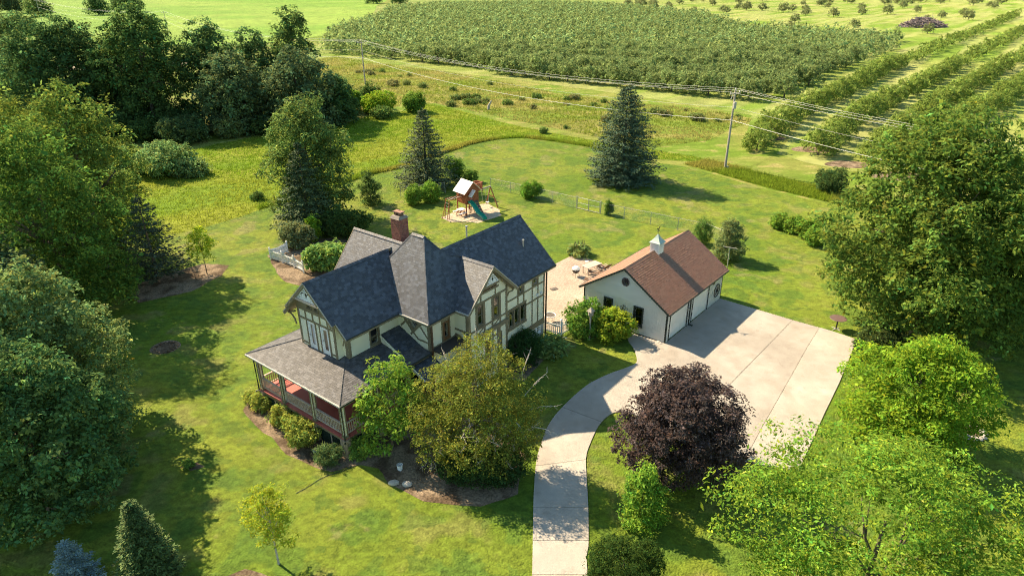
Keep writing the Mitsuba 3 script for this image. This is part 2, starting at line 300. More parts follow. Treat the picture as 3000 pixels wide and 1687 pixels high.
drive_left = smooth_ring([(0.25, 12.0), (0.81, 20.94), (1.01, 25.42), (1.26, 28.45), (1.61, 30.11), (2.1, 31.76), (3.05, 33.56), (4.81, 35.94), (6.38, 37.25), (7.79, 38.1), (8.55, 38.7), (8.72, 39.67), (8.68, 40.78), (8.5, 41.61), (8.55, 42.36), (8.75, 42.98)], 4, False).tolist()
drive_inner = smooth_ring([(9.16, 31.0), (7.5, 32.7), (6.6, 33.05), (5.9, 32.75), (5.14, 31.73), (4.45, 30.08), (4.08, 28.86), (3.94, 27.25), (3.82, 25.4), (3.57, 22.82), (3.31, 20.92), (3.0, 12.0)], 4, False).tolist()
drive_pts = drive_left + [(11.10, 41.33), (17.19, 48.61), (19.0, 47.09), (21.7, 44.82), (23.89, 43.13), (25.1, 41.95), (25.2, 41.6), (24.29, 40.24), (21.51, 36.18), (19.77, 33.78), (19.06, 32.81), (15.44, 27.69), (12.2, 28.55)] + drive_inner
drive = Polygon(drive_pts)
cuts = [[(8.0, 38.0), (7.91, 38.29), (13.43, 39.33)], [(7.0, 36.6), (9.1, 36.9)], [(13.43, 39.33), (15.55, 37.5), (17.72, 35.67), (19.78, 33.93), (21.5, 32.5)], [(8.35, 38.3), (9.6, 39.3), (11.1, 41.45)], [(11.05, 41.42), (13.43, 39.33)], [(22.2, 45.3), (15.57, 37.55), (11.5, 32.8), (9.0, 30.0)], [(26.2, 47.5), (21.3, 40.8), (17.72, 35.67), (14.82, 31.56), (12.0, 27.4)],
        [(13.43, 39.33), (9.5, 34.6), (6.6, 31.1)], [(0, 25.1), (5, 25.06)], [(0, 22.97), (5, 22.93)], [(0.4, 28.05), (5, 28.85)], [(2.3, 34.1), (6.6, 31.2)], [(0, 21.0), (4, 20.98)], [(-1, 18.8), (5, 18.75)], [(-1, 16.4), (5, 16.4)], [(5.6, 37.6), (8.2, 33.6)]]
cells = [drive]
for c in cuts:
    nxt = []
    for g in cells:
        try: nxt += [q for q in ssplit(g, LineString(c)).geoms if q.geom_type == 'Polygon']
        except Exception: nxt.append(g)
    cells = nxt
lab('driveway', 'pale concrete driveway curving to the garage apron', kind='structure'); used.add('driveway')
put('driveway__bed', flat(drive.buffer(-0.02), 0.020), 'm_mulch')
for g in cells:
    s = g.buffer(-0.014, join_style=2)
    if s.area > 0.15:
        for q in getattr(s, 'geoms', [s]):
            if q.area > 0.15: put('driveway__slab', Mesh().prism(q, 0.0, 0.060 + 0.006 * math.sin(q.centroid.x * 7 + q.centroid.y)), f'm_concrete_{int(q.centroid.x * 13.7 + q.centroid.y * 7.3) % 3}')
patio = Polygon([(2.0, 44.0), (2.3, 50.0), (3.0, 54.54), (4.16, 56.19), (5.74, 58.08), (6.34, 57.83), (7.24, 57.33), (8.81, 55.5), (10.5, 54.7), (10.7, 52.0), (6.1, 46.6), (5.3, 45.3), (4.6, 44.6), (4.3, 43.6), (3.3, 42.8)])
sheet('patio', patio, 0.030, 'm_paver', 'tan paver patio between house and garage')
porch_bed = wobble([(-17.0, 34.6), (-16.9, 33.5), (-15.5, 31.9), (-14.0, 30.7), (-12.6, 29.3), (-11.6, 28.8), (-10.6, 28.0), (-10.0, 27.7), (-9.2, 28.0), (-8.3, 28.2), (-7.4, 28.0), (-6.5, 26.9), (-4.5, 25.6), (-1.5, 25.2), (0.4, 26.3), (0.8, 29), (-1, 33), (-8, 32), (-12.5, 33.5), (-15, 36)], 0.35, 4, 0.5)
sheet('mulch_bed', porch_bed, 0.012, 'm_mulch', 'mulched planting bed along the porch')
sheet('mulch_bed_002', wobble([(-23.6, 58.5), (-22.9, 57.2), (-21.5, 54.3), (-19.9, 52.4), (-18.3, 51.5), (-15.5, 51.5), (-13.5, 55), (-14, 61), (-17.5, 63.5), (-21, 62.5)], 0.3, 7, 0.6), 0.012, 'm_mulch', 'mulched bed behind the left picket fence')
sheet('sand_pit', wobble([(-7.75, 69.2), (-6.7, 67.75), (-5.2, 67.85), (-3.6, 67.4), (-1.0, 69.9), (-1.5, 71.8), (-2.8, 74.4), (-4.2, 73.6), (-6.2, 71.5)], 0.22, 5, 0.4), 0.014, 'm_sand', 'sand under the play set')
sheet('tree_ring', wobble([(-29.3, 56.2), (-26.4, 56.4), (-26.2, 53.6), (-27.6, 50.6), (-31, 48.6), (-33.5, 50.5), (-32, 54.5)], 0.5, 6, 0.6), 0.012, 'm_mulch', 'bare mulch under the dark pine')
sheet('tree_ring_002', wobble([(-14.5, 20.6), (-12.2, 21.3), (-10.2, 20.9), (-10.0, 18.4), (-14, 18.4)], 0.4, 12, 0.5), 0.012, 'm_mulch', 'leaf littered mulch at the bottom edge')
sheet('mulch_bed_003', wobble([(-0.6, 40.5), (1.6, 41.2), (3.2, 42.2), (3.4, 41.0), (2.2, 39.2), (0.8, 36.6), (-0.8, 37.0)], 0.2, 13, 0.4), 0.012, 'm_mulch', 'mulched bed by the picket gate')
sheet('gravel_strip', wobble([(8.3, 43.3), (8.75, 42.9), (10.2, 41.9), (11.0, 41.38), (10.95, 41.1), (10.0, 40.75), (9.2, 41.3), (8.75, 42.2)], 0.08, 14, 0.3), 0.016, 'm_sand', 'sandy strip under the garage gable')
for i, (x, y, r) in enumerate([(46.5, 99.5, 2.6), (47.3, 90.8, 2.4), (51.2, 84.6, 2.6), (56.8, 82.0, 2.2), (42.2, 107.5, 2.0)]):
    a = np.arange(24) / 24 * 2 * np.pi
    sheet('bare_soil', wobble(np.stack([x + r * 1.3 * np.cos(a), y + r * 0.8 * np.sin(a)], 1).tolist(), 0.5, 20 + i, 0.6), 0.030, 'm_mulch')
# ------------------------------------------------------------------ builders for walls and roofs
rng = np.random.default_rng(11)
def tri2(g):
    v, f = trimesh.creation.triangulate_polygon(g, engine='earcut'); return np.asarray(v), np.asarray(f)

def lap(poly, course, proud, y0=None, tab=None, base=0.0, gap=0.0, tone=None, seed=0, back=0.0):
    """Overlapping courses over a 2-D polygon: each strip (or tab) leans out to its lower edge. z is outward."""
    r = np.random.default_rng(seed); m = Mesh(); minx, miny, maxx, maxy = poly.bounds
    y = miny if y0 is None else y0; k = 0
    shapely.prepare(poly)
    while y < maxy:
        xs = [minx - 1, maxx + 1]
        if tab: xs = np.arange(minx - tab * (1 + (k % 2) * 0.5 + 0.2 * r.random()), maxx + tab, tab)
        for x0, x1 in zip(xs[:-1], xs[1:]):
            j = r.random() if tab else 0.5
            c = tone(r) if tone else None
            lift = proud * (0.75 + 0.5 * j) if tab else proud
            cell = sbox(x0 + gap / 2, y, x1 - gap / 2, y + course)
            if poly.contains(cell): parts = [cell]
            elif poly.intersects(cell):
                g = poly.intersection(cell); parts = [q for q in getattr(g, 'geoms', [g]) if q.geom_type == 'Polygon' and q.area > 1e-4]
            else: continue
            for q in parts:
                v, f = tri2(q); z = base + back + lift * (1 - (v[:, 1] - y) / course)
                a, b, d = v[f[:, 0]], v[f[:, 1]], v[f[:, 2]]
                bad = (b[:, 0] - a[:, 0]) * (d[:, 1] - a[:, 1]) - (b[:, 1] - a[:, 1]) * (d[:, 0] - a[:, 0]) < 0
                f = np.array(f); f[bad] = f[bad][:, ::-1]
                m.add(np.column_stack([v, z]), f, c)
                co = np.array(q.exterior.coords)
                for p, s in zip(co[:-1], co[1:]):
                    if abs(p[1] - y) < 1e-6 and abs(s[1] - y) < 1e-6 and abs(p[0] - s[0]) > 1e-4:
                        if p[0] > s[0]: p, s = s, p
                        zt = base + back + lift
                        m.add([(p[0], y, base - 0.004), (s[0], y, base - 0.004), (s[0], y, zt), (p[0], y, zt)], [[0, 1, 2], [0, 2, 3]], c)
        y += course; k += 1
    return m

def boards(poly, width, groove, thick, base=0.0):
    """Upright boards with recessed joints over a 2-D polygon."""
    m = Mesh(); minx, miny, maxx, maxy = poly.bounds
    for x in np.arange(math.floor(minx / width) * width, maxx, width):
        g = poly.intersection(sbox(x + groove / 2, miny - 1, x + width - groove / 2, maxy + 1))
        m.prism(g, base, base + thick)
    return m

class Face(Frame):
    """A plane of a building: x along, y up the face, z outward; nested in a building frame."""
    def __init__(s, outer, o, X, Y):
        X, Y = np.array(X, float), np.array(Y, float); X /= np.linalg.norm(X); Y -= X * (X @ Y); Y /= np.linalg.norm(Y)
        super().__init__(o, X, Y, np.cross(X, Y)); s.outer = outer
    def __call__(s, p): return s.outer(super().__call__(p))

def roof_face(outer, pts, holder, tone, course, tab, proud=0.012, mshingle='m_shingle', seed=0, thick=0.13, under='m_trim'):
    """pts: 3-D outline in the building frame, the first two along the eave so that up x is outward."""
    p = np.array(pts, float); c = p.mean(0)
    n = np.zeros(3)
    for a, b in zip(p, np.roll(p, -1, 0)): n += np.cross(a - c, b - c)
    n /= np.linalg.norm(n)
    if n[2] < 0: n = -n
    X = np.cross([0, 0, 1], n); X /= np.linalg.norm(X); Y = np.cross(n, X)
    fr = Face(outer, c, X, Y); q = (p - c) @ np.array([X, Y, n]).T
    poly = Polygon(q[:, :2]).buffer(0)
    put(holder + '__deck', Mesh().prism(poly, -thick, -0.002), under, to=fr)
    put(holder + '__shingles', lap(poly.buffer(0.03, join_style=2), course, proud, tab=tab, gap=0.006, tone=tone, seed=seed), mshingle, color=True, to=fr, kind='stuff')
    return fr

def caps(outer, p, q, holder, tone, w=0.15, step=0.22, seed=0, mshingle='m_shingle', rise=0.0):
    """Ridge cap shingles folded over a ridge from p to q."""
    r = np.random.default_rng(seed); p, q = np.array(p, float), np.array(q, float); L = np.linalg.norm(q - p); d = (q - p) / L
    s = np.cross(d, [0, 0, 1]); s /= np.linalg.norm(s); m = Mesh(); n = max(1, int(L / step)); st = L / n
    for i in range(n):
        a, b = p + d * st * i, p + d * st * (i + 1.05); c = tone(r); t = 0.035
        up = np.array([0, 0, 1.0])
        v = [a - s * w - up * (w * 0.85 - t), a + up * (t + 0.02), a + s * w - up * (w * 0.85 - t), b - s * w - up * (w * 0.85 - t - 0.012), b + up * (t + 0.008), b + s * w - up * (w * 0.85 - t - 0.012)]
        v += [x - up * 0.02 for x in v]
        m.add(v, [[0, 1, 4], [0, 4, 3], [1, 2, 5], [1, 5, 4], [0, 7, 1], [0, 6, 7], [1, 8, 2], [1, 7, 8]], c)
    put(holder + '__ridge_cap', m, mshingle, color=True, to=outer, kind='stuff')

def window(holder, face, x0, y0, x1, y1, frame='m_trim', sash='m_trim', style='hung', fw=0.09, depth=0.06, back=True, name='window'):
    """A window let into a wall face: casing, sash bars, pane, and a dark reveal behind."""
    w = uniq(f'{holder}__{name}')
    m = Mesh()
    for a in ((x0 - fw, y0 - fw, x1 + fw, y0), (x0 - fw, y1, x1 + fw, y1 + fw), (x0 - fw, y0, x0, y1), (x1, y0, x1 + fw, y1)): m.box(a[0], a[1], -0.05, a[2], a[3], depth)
    m.box(x0 - fw - 0.03, y0 - fw - 0.035, -0.02, x1 + fw + 0.03, y0 - fw + 0.004, depth + 0.05)
    put(w + '__frame', m, frame, to=face)
    s = 0.035; m = Mesh()
    for a in ((x0, y0, x1, y0 + s), (x0, y1 - s, x1, y1), (x0, y0 + s, x0 + s, y1 - s), (x1 - s, y0 + s, x1, y1 - s)): m.box(a[0], a[1], -0.04, a[2], a[3], 0.012)
    ym, xm = (y0 + y1) / 2, (x0 + x1) / 2
    if style == 'hung': m.box(x0 + s, ym - 0.022, -0.04, x1 - s, ym + 0.022, 0.022)
    if style == 'cross': m.box(x0 + s, ym - 0.012, -0.03, x1 - s, ym + 0.012, 0.008); m.box(xm - 0.012, y0 + s, -0.031, xm + 0.012, y1 - s, 0.009)
    put(w + '__sash', m, sash, to=face)
    put(w + '__pane', ([(x0 + s, y0 + s, -0.02), (x1 - s, y0 + s, -0.02), (x1 - s, y1 - s, -0.02), (x0 + s, y1 - s, -0.02)], [[0, 1, 2], [0, 2, 3]]), 'm_pane', to=face)
    return w

def wall(holder, face, poly, holes, m, siding='lap', course=0.115, thick=0.14, proud=0.014, name='wall'):
    """A wall with openings, sided with laps or upright boards."""
    g = poly
    for h in holes: g = g.difference(sbox(*h) if not hasattr(h, 'exterior') else h)
    k = put(f'{holder}__{name}', Mesh().prism(g, -thick, 0.0), m, to=face)
    if siding == 'lap': put(k + '__siding', lap(g, course, proud, base=0.002), m, to=face, kind='stuff')
    elif siding: put(k + '__siding', boards(g, siding, 0.018, 0.012, 0.002), m, to=face, kind='stuff')
    return k

def timbers(holder, face, items, m='m_trim', w=0.10, proud=0.045, name='timber'):
    """Timber framing boards on a face: (x0, y0, x1, y1[, width]) centre lines, each a part of its own."""
    for i, it in enumerate(items):
        x0, y0, x1, y1 = it[:4]; ww = it[4] if len(it) > 4 else w
        d = np.array([x1 - x0, y1 - y0]); L = np.hypot(*d); d /= L; nn = np.array([-d[1], d[0]]) * ww / 2
        pr = proud + 0.0035 * (i % 5)
        v = [(x0 - nn[0], y0 - nn[1]), (x1 - nn[0], y1 - nn[1]), (x1 + nn[0], y1 + nn[1]), (x0 + nn[0], y0 + nn[1])]
        put(f'{holder}__{name}', Mesh().prism(Polygon(v).buffer(0), 0.0, pr), m, to=face)
# ------------------------------------------------------------------ the house
HF = yaw_frame(-11.62, 33.69, 0.533, 52.14, 0.978)
GZ = -0.545
H = thing('timbered_house', 'cream half timbered house with steep slate blue shingle roofs and a red floored porch', 'house')
front = lambda b: Face(HF, (0, b, 0), (1, 0, 0), (0, 0, 1))      # faces -b: x = a, y = z
west = lambda a: Face(HF, (a, 0, 0), (0, -1, 0), (0, 0, 1))      # faces -a: x = -b
east = lambda a: Face(HF, (a, 0, 0), (0, 1, 0), (0, 0, 1))
rear = lambda b: Face(HF, (0, b, 0), (-1, 0, 0), (0, 0, 1))
def slate(r):
    t = r.random(); k = 0.050 + 0.052 * r.random() ** 1.5
    return (k * 0.90, k * (1.01 + 0.03 * t), k * (1.24 + 0.12 * t))
TAB, CRS = 0.23, 0.165
pA = lambda a, b: (a, b, 8.32 - 0.953 * abs(b))
pEl = lambda a, b: (a, b, 5.46 + 1.383 * (a - 4.15))
pEr = lambda a, b: (a, b, 5.46 + 1.383 * (10.04 - a))
pEf = lambda a, b: (a, b, 5.46 + 1.383 * (b + 5.51))
pEb = lambda a, b: (a, b, 5.46 + 1.383 * (1.37 - b))
pDl = lambda a, b: (a, b, 5.46 + 1.16 * (a - 4.15))
pDr = lambda a, b: (a, b, 5.46 + 1.16 * (9.75 - a))
pBf = lambda a, b: (a, b, 5.46 + 0.95 * (b + 6.42))
pBb = lambda a, b: (a, b, 5.46 + 0.95 * (0.06 - b))
pCl = lambda a, b: (a, b, 7.85 - 0.948 * (9.05 - a))
pCr = lambda a, b: (a, b, 7.85 - 0.948 * (a - 9.05))
ROOFS = [
    (pA, [(0, -3), (4.2, -3), (6.3, 0), (-0.3, 0), (-0.3, -2.2), (0, -2.2)]), (pA, [(0, 3), (4.2, 3), (6.7, 0), (-0.3, 0), (-0.3, 2.2), (0, 2.2)]),
    (pEl, [(4.15, -5.51), (4.15, 1.37), (7.1, -1.57), (7.1, -2.56)]), (pEf, [(4.15, -5.51), (7.1, -2.56), (8.04, -3.51), (9.05, -3.78), (6.53, -5.51)]),
    (pEr, [(10.04, -5.51), (7.1, -2.56), (7.1, -1.57), (10.04, 1.37)]), (pEb, [(4.15, 1.37), (7.1, -1.57), (10.04, 1.37)]),
    (pDl, [(4.15, 4.02), (4.15, 1.0), (6.95, -1.0), (6.95, 4.02)]), (pDr, [(9.75, 4.02), (9.75, 1.0), (6.95, -1.0), (6.95, 4.02)]),
    (pBf, [(11.57, -6.42), (16.25, -6.42), (16.25, -3.18), (7.81, -3.18), (8.04, -3.51), (9.05, -3.87)]), (pBb, [(16.25, 0.06), (16.25, -3.18), (7.81, -3.18), (9.5, 0.06)]),
    (pCl, [(6.53, -6.59), (6.53, -5.45), (9.05, -3.78), (9.05, -6.59)]), (pCr, [(11.57, -6.59), (11.57, -6.35), (9.05, -3.87), (9.05, -6.59)])]
for i, (pl, pts) in enumerate(ROOFS):
    roof_face(HF, [pl(*p) for p in pts], uniq(H + '__roof'), slate, CRS, TAB, 0.010, seed=100 + i)
ridge = H + '__roof'
for i, (p, q) in enumerate([((-0.32, 0, 8.33), (6.25, 0, 8.33)), ((7.1, -2.6, 9.54), (7.1, -1.55, 9.54)), ((6.95, 4.04, 8.72), (6.95, -0.95, 8.72)), ((16.27, -3.18, 8.55), (7.85, -3.18, 8.55)), ((9.05, -6.61, 7.86), (9.05, -3.85, 7.86)),
                            ((4.17, -5.49, 5.49), (7.1, -2.56, 9.54)), ((7.1, -1.57, 9.54), (5.8, -0.27, 7.75)), ((8.0, -3.46, 8.3), (7.1, -2.56, 9.54))]):
    caps(HF, p, q, ridge, slate, w=0.14 if i < 5 else 0.06, seed=i)
# eaves, barge boards and drip edges
def barge(p, q, m='m_trim', w=0.04, h=0.2, dz=-0.12, name='barge_board'):
    p, q = np.array(p, float), np.array(q, float); p[2] += dz; q[2] += dz
    put(f'{H}__{name}', Mesh().beam(p, q, w, h), m, to=HF)
for s in (1, -1):
    barge((-0.29, 0, 8.32), (-0.29, s * 2.2, 6.223)); barge((-0.315, 0, 8.32), (-0.315, s * 2.23, 6.195), 'm_gutter', 0.025, 0.05, 0.005, 'drip_edge')
    barge((0.01, s * 2.2, 6.223), (0.01, s * 3.0, 5.46)); barge((-0.015, s * 2.2, 6.223), (-0.015, s * 3.02, 5.445), 'm_gutter', 0.025, 0.05, 0.005, 'drip_edge')
    barge((9.05, -6.58, 7.85), (9.05 + s * 2.52, -6.58, 5.46)); barge((9.05, -6.605, 7.85), (9.05 + s * 2.54, -6.605, 5.45), 'm_gutter', 0.025, 0.05, 0.005, 'drip_edge')
    barge((9.05, -6.35, 7.72), (9.05 + s * 2.3, -6.35, 5.54), 'm_trim', 0.12, 0.16, -0.14)
barge((16.24, -3.18, 8.54), (16.24, -6.42, 5.46)); barge((16.24, -3.18, 8.54), (16.24, 0.06, 5.46))
barge((6.95, 4.01, 8.71), (4.15, 4.01, 5.46)); barge((6.95, 4.01, 8.71), (9.75, 4.01, 5.46))
for p, q in [((0, -3.02, 5.46), (4.2, -3.02, 5.46)), ((0, 3.02, 5.46), (4.2, 3.02, 5.46)), ((4.13, -5.5, 5.46), (4.13, -3.0, 5.46)), ((4.15, -5.53, 5.46), (6.53, -5.53, 5.46)), ((6.51, -6.59, 5.46), (6.51, -5.5, 5.46)), ((11.6, -6.44, 5.46), (16.25, -6.44, 5.46)), ((4.13, 4.0, 5.46), (4.13, 3.0, 5.46))]:
    barge(p, q, 'm_trim', 0.04, 0.14, -0.085, 'fascia'); barge(p, q, 'm_gutter' if p[0] > 6.4 and p[0] < 7 or p[0] == 4.13 else 'm_green', 0.09, 0.055, 0.0, 'gutter')

# walls
def house_wall(face, pts, holes, **kw): return wall(H, face, Polygon(pts), holes, 'm_cream', **kw)
wA = front(-2.2); hA = [(2.36, 3.75, 3.0, 4.78)]
house_wall(wA, [(0.64, GZ), (4.75, GZ), (4.75, 6.05), (0.64, 6.05)], hA); window(H, wA, *hA[0])
timbers(H, wA, [(0.74, 3.4, 0.74, 5.95, 0.19), (0.64, 5.75, 4.7, 5.75, 0.12)])
house_wall(rear(2.2), [(-4.75, GZ), (-0.64, GZ), (-0.64, 6.05), (-4.75, 6.05)], [])
hR = [(-1.4, 0.75, -0.5, 2.6), (0.6, 1.2, 1.5, 2.6)]
house_wall(west(0.64), [(-2.2, GZ), (2.2, GZ), (2.2, 6.05), (0, 8.15), (-2.2, 6.05)], hR)
for h in hR: window(H, west(0.64), *h)
timbers(H, west(0.64), [(-2.1, 3.4, -2.1, 5.9, 0.2), (2.1, 3.4, 2.1, 5.9, 0.2), (-2.15, 3.62, -1.75, 3.62, 0.1)])
wB = west(0.2)
doors = [(-0.76, 3.58, -0.19, 5.40), (0.47, 3.58, 1.04, 5.40)]
sq = [(-0.57, 6.42, -0.23, 6.70), (0.09, 6.42, 0.43, 6.70), (0.72, 6.42, 1.0, 6.66)]
house_wall(wB, [(-1.75, 3.3), (1.75, 3.3), (1.75, 6.5), (0, 8.15), (-1.75, 6.5)], doors + sq, thick=0.10)
for s in (1, -1): house_wall(front(-1.75) if s > 0 else rear(1.75), [(0.2, 3.3), (0.64, 3.3), (0.64, 6.5), (0.2, 6.5)] if s > 0 else [(-0.64, 3.3), (-0.2, 3.3), (-0.2, 6.5), (-0.64, 6.5)], [], thick=0.06)
band = Polygon([(-1.75, 6.08), (1.75, 6.08), (1.75, 6.42), (1.05, 7.05), (-1.05, 7.05), (-1.75, 6.42)])
for h in sq: band = band.difference(sbox(*h))
put(H + '__gable_band', Mesh().prism(band, 0.0, 0.05), 'm_trim', to=wB)
for h in sq: window(H, wB, *h, style='plain', fw=0.05, depth=0.085)
timbers(H, wB, [(-1.64, 3.4, -1.64, 6.1, 0.15), (1.68, 3.4, 1.68, 6.1, 0.17), (-1.6, 5.52, 1.62, 5.52, 0.12), (-0.93, 5.56, -0.93, 6.1), (-0.24, 5.56, -0.24, 6.1), (0.43, 5.56, 0.43, 6.1), (1.13, 5.56, 1.13, 6.1),
                (-0.93, 3.45, -0.93, 5.48, 0.10), (-0.08, 3.45, -0.08, 5.48, 0.10), (0.33, 3.45, 0.33, 5.48, 0.12), (1.17, 3.45, 1.17, 5.48, 0.12), (1.2, 3.8, 1.62, 3.8), (-1.6, 3.8, -0.97, 3.8), (-1.75, 7.02, 1.75, 7.02, 0.12)][:-1])
put(H + '__balcony_sill', Mesh().box(-1.5, 3.40, 0.0, 1.2, 3.52, 0.22), 'm_white', to=wB)
for i, (x0, y0, x1, y1) in enumerate(doors):
    d = uniq(H + '__glazed_door'); m = Mesh()
    for a in ((x0 - 0.06, y0, x0 + 0.01, y1 + 0.06), (x1 - 0.01, y0, x1 + 0.06, y1 + 0.06), (x0 + 0.01, y1, x1 - 0.01, y1 + 0.06)): m.box(a[0], a[1], -0.04, a[2], a[3], 0.055)
    put(d + '__frame', m, 'm_white', to=wB); m = Mesh()
    for a in ((x0 + 0.012, y0, x0 + 0.12, y1), (x1 - 0.10, y0, x1 - 0.012, y1), (x0 + 0.12, y0, x1 - 0.10, y0 + 0.30), (x0 + 0.12, y1 - 0.11, x1 - 0.10, y1)): m.box(a[0], a[1], -0.03, a[2], a[3], 0.02)
    put(d + '__leaf', m, 'm_white', to=wB)
    put(d + '__pane', ([(x0 + 0.12, y0 + 0.3, -0.005), (x1 - 0.1, y0 + 0.3, -0.005), (x1 - 0.1, y1 - 0.11, -0.005), (x0 + 0.12, y1 - 0.11, -0.005)], [[0, 1, 2], [0, 2, 3]]), 'm_pane', to=wB)
    put(d + '__handle', Mesh().box(x0 + 0.05, y0 + 0.88, 0.02, x0 + 0.09, y0 + 0.98, 0.06), 'm_metal', to=wB)
    if i == 0: put(d + '__curtain', Mesh().box(x0 + 0.1, y0 + 0.25, -0.12, x1 - 0.08, y1 - 0.08, -0.11), 'm_curtain', to=wB)

def fret(face, x0, y0, x1, y1, z, name):
    """Gable fretwork: a pale pierced board before a dark backing."""
    k = uniq(f'{H}__{name}'); w, h, xm = x1 - x0, y1 - y0, (x0 + x1) / 2
    tri = Polygon([(x0, y0), (x1, y0), (xm, y1)]); cut = []
    cut.append(Polygon([(xm, y0 + 0.22 * h), (xm + 0.05 * w, y0 + 0.45 * h), (xm, y0 + 0.58 * h), (xm - 0.05 * w, y0 + 0.45 * h)]).buffer(0.006))
    cut.append(Point(xm, y0 + 0.70 * h).buffer(0.028 * w))
    for s in (-1, 1):
        for (cx, cy, r, a0, a1, t) in ((0.13, 0.24, 0.11, 20, 200, 0.016), (0.27, 0.20, 0.075, -60, 150, 0.018), (0.16, 0.12, 0.05, 200, 400, 0.014), (0.10, 0.46, 0.07, 30, 170, 0.014), (0.36, 0.09, 0.035, 0, 300, 0.013)):
            an = np.radians(np.linspace(a0, a1, 9)); cut.append(LineString([(xm + s * (cx * w + r * w * math.cos(q)), y0 + cy * h * 1.15 + r * w * math.sin(q)) for q in an]).buffer(t * w))
    g = tri.difference(unary_union(cut).intersection(tri.buffer(-0.03 * w)))
    put(k + '__panel', Mesh().prism(g, z, z + 0.035), 'm_white', to=face)
    put(k + '__backing', Mesh().prism(tri, z - 0.05, z - 0.025), 'm_fretback', to=face)
fret(west(-0.0), -0.98, 7.14, 0.98, 8.07, 0.18, 'gable_fretwork')
put(H + '__gable_beam', Mesh().box(-1.2, 7.0, 0.1, 1.2, 7.13, 0.3), 'm_rail', to=west(0))
for s in (-1, 1):
    for y, z in ((1.05, 6.98), (1.5, 6.55), (1.95, 6.12)): put(H + '__rafter_tail', Mesh().beam((-0.35, s * (y + 0.1), z + 0.06), (0.2, s * (y + 0.1), z + 0.06), 0.09, 0.12), 'm_trim', to=HF)
    for a in (0.3, 1.3, 2.3, 3.3): put(H + '__rafter_tail', Mesh().beam((a, s * 2.95, 5.33), (a, s * 2.2, 5.62), 0.09, 0.12), 'm_trim', to=HF)
    pts = [(0.3, s * 2.24, 4.7), (0.3, s * 2.35, 5.05), (0.3, s * 2.62, 5.28), (0.3, s * 2.9, 5.34)]
    put(H + '__eave_bracket', Mesh().tube(pts, 0.05, 5), 'm_trim', to=HF)

wE = west(4.75); dia = Polygon([(3.58, 4.36), (3.95, 4.77), (3.58, 5.18), (3.21, 4.77)])
house_wall(wE, [(2.2, 2.2), (4.95, GZ), (4.95, 6.2), (2.2, 6.2)], [dia])
timbers(H, wE, [(4.86, 0.0, 4.86, 6.1, 0.2), (2.42, 4.22, 3.62, 5.45, 0.13), (3.27, 3.87, 4.55, 5.18, 0.13), (2.77, 4.85, 3.50, 4.07, 0.14), (2.9, 5.45, 3.1, 5.2, 0.12), (4.17, 4.65, 4.78, 3.98), (3.50, 4.07, 3.9, 3.7), (3.88, 3.71, 4.78, 3.71)])
w = uniq(H + '__diamond_window')
put(w + '__frame', Mesh().prism(dia.buffer(0.09, join_style=2).difference(dia), -0.05, 0.08), 'm_trim', to=wE)
put(w + '__pane', Mesh().add([(x, y, -0.03) for x, y in list(dia.exterior.coords)[:-1]], [[0, 1, 2], [0, 2, 3]]), 'm_pane', to=wE)
m = Mesh()
for k in (-0.18, 0.0, 0.18):
    m.beam((3.58 + k - 0.19, 4.77 + k + 0.2, -0.015), (3.58 + k + 0.19, 4.77 + k - 0.2, -0.015), 0.02, 0.02, (0, 0, 1)); m.beam((3.58 - k - 0.19, 4.77 + k - 0.2, -0.012), (3.58 - k + 0.19, 4.77 + k + 0.2, -0.012), 0.02, 0.02, (0, 0, 1))
put(w + '__glazing_bar', m, 'm_gutter', to=wE)
fE = front(-4.95); hE = [(5.97, 3.60, 6.33, 4.62)]
house_wall(fE, [(4.75, GZ), (7.0, GZ), (7.0, 6.1), (4.75, 6.1)], hE); window(H, fE, *hE[0], frame='m_doorbrown', sash='m_trim', fw=0.10, depth=0.07)
timbers(H, fE, [(4.86, -0.5, 4.86, 6.0, 0.2), (4.95, 3.32, 7.0, 3.32, 0.12), (5.80, 3.0, 5.80, 6.0), (6.48, 3.38, 6.48, 6.0), (5.85, 3.43, 6.43, 3.43, 0.10), (5.85, 4.82, 6.43, 4.82, 0.12)])
wC = west(7.0)
house_wall(wC, [(4.95, GZ), (6.1, GZ), (6.1, 5.75), (4.95, 5.75)], [])
timbers(H, wC, [(4.97, 3.83, 6.02, 3.83, 0.13), (6.02, GZ, 6.02, 5.7, 0.2), (4.97, 3.42, 5.5, 3.42, 0.16)])
fC = front(-6.1)
hC = [(7.90, 3.96, 8.41, 5.33), (9.51, 3.93, 10.04, 5.33)]
house_wall(fC, [(7.0, GZ), (10.95, GZ), (10.95, 5.85), (9.05, 7.66), (7.0, 5.72)], hC + [(8.55, 0.3, 9.25, 2.5)])
for h in hC:
    w = window(H, fC, *h, fw=0.07)
    put(w + '__blind', Mesh().box(h[0] + 0.02, h[1] + 0.72, -0.13, h[2] - 0.02, h[3] - 0.02, -0.11), 'm_darkwood', to=fC)
put(H + '__entry_door', Mesh().box(8.57, 0.3, -0.10, 9.23, 2.48, -0.05), 'm_doorbrown', to=fC)
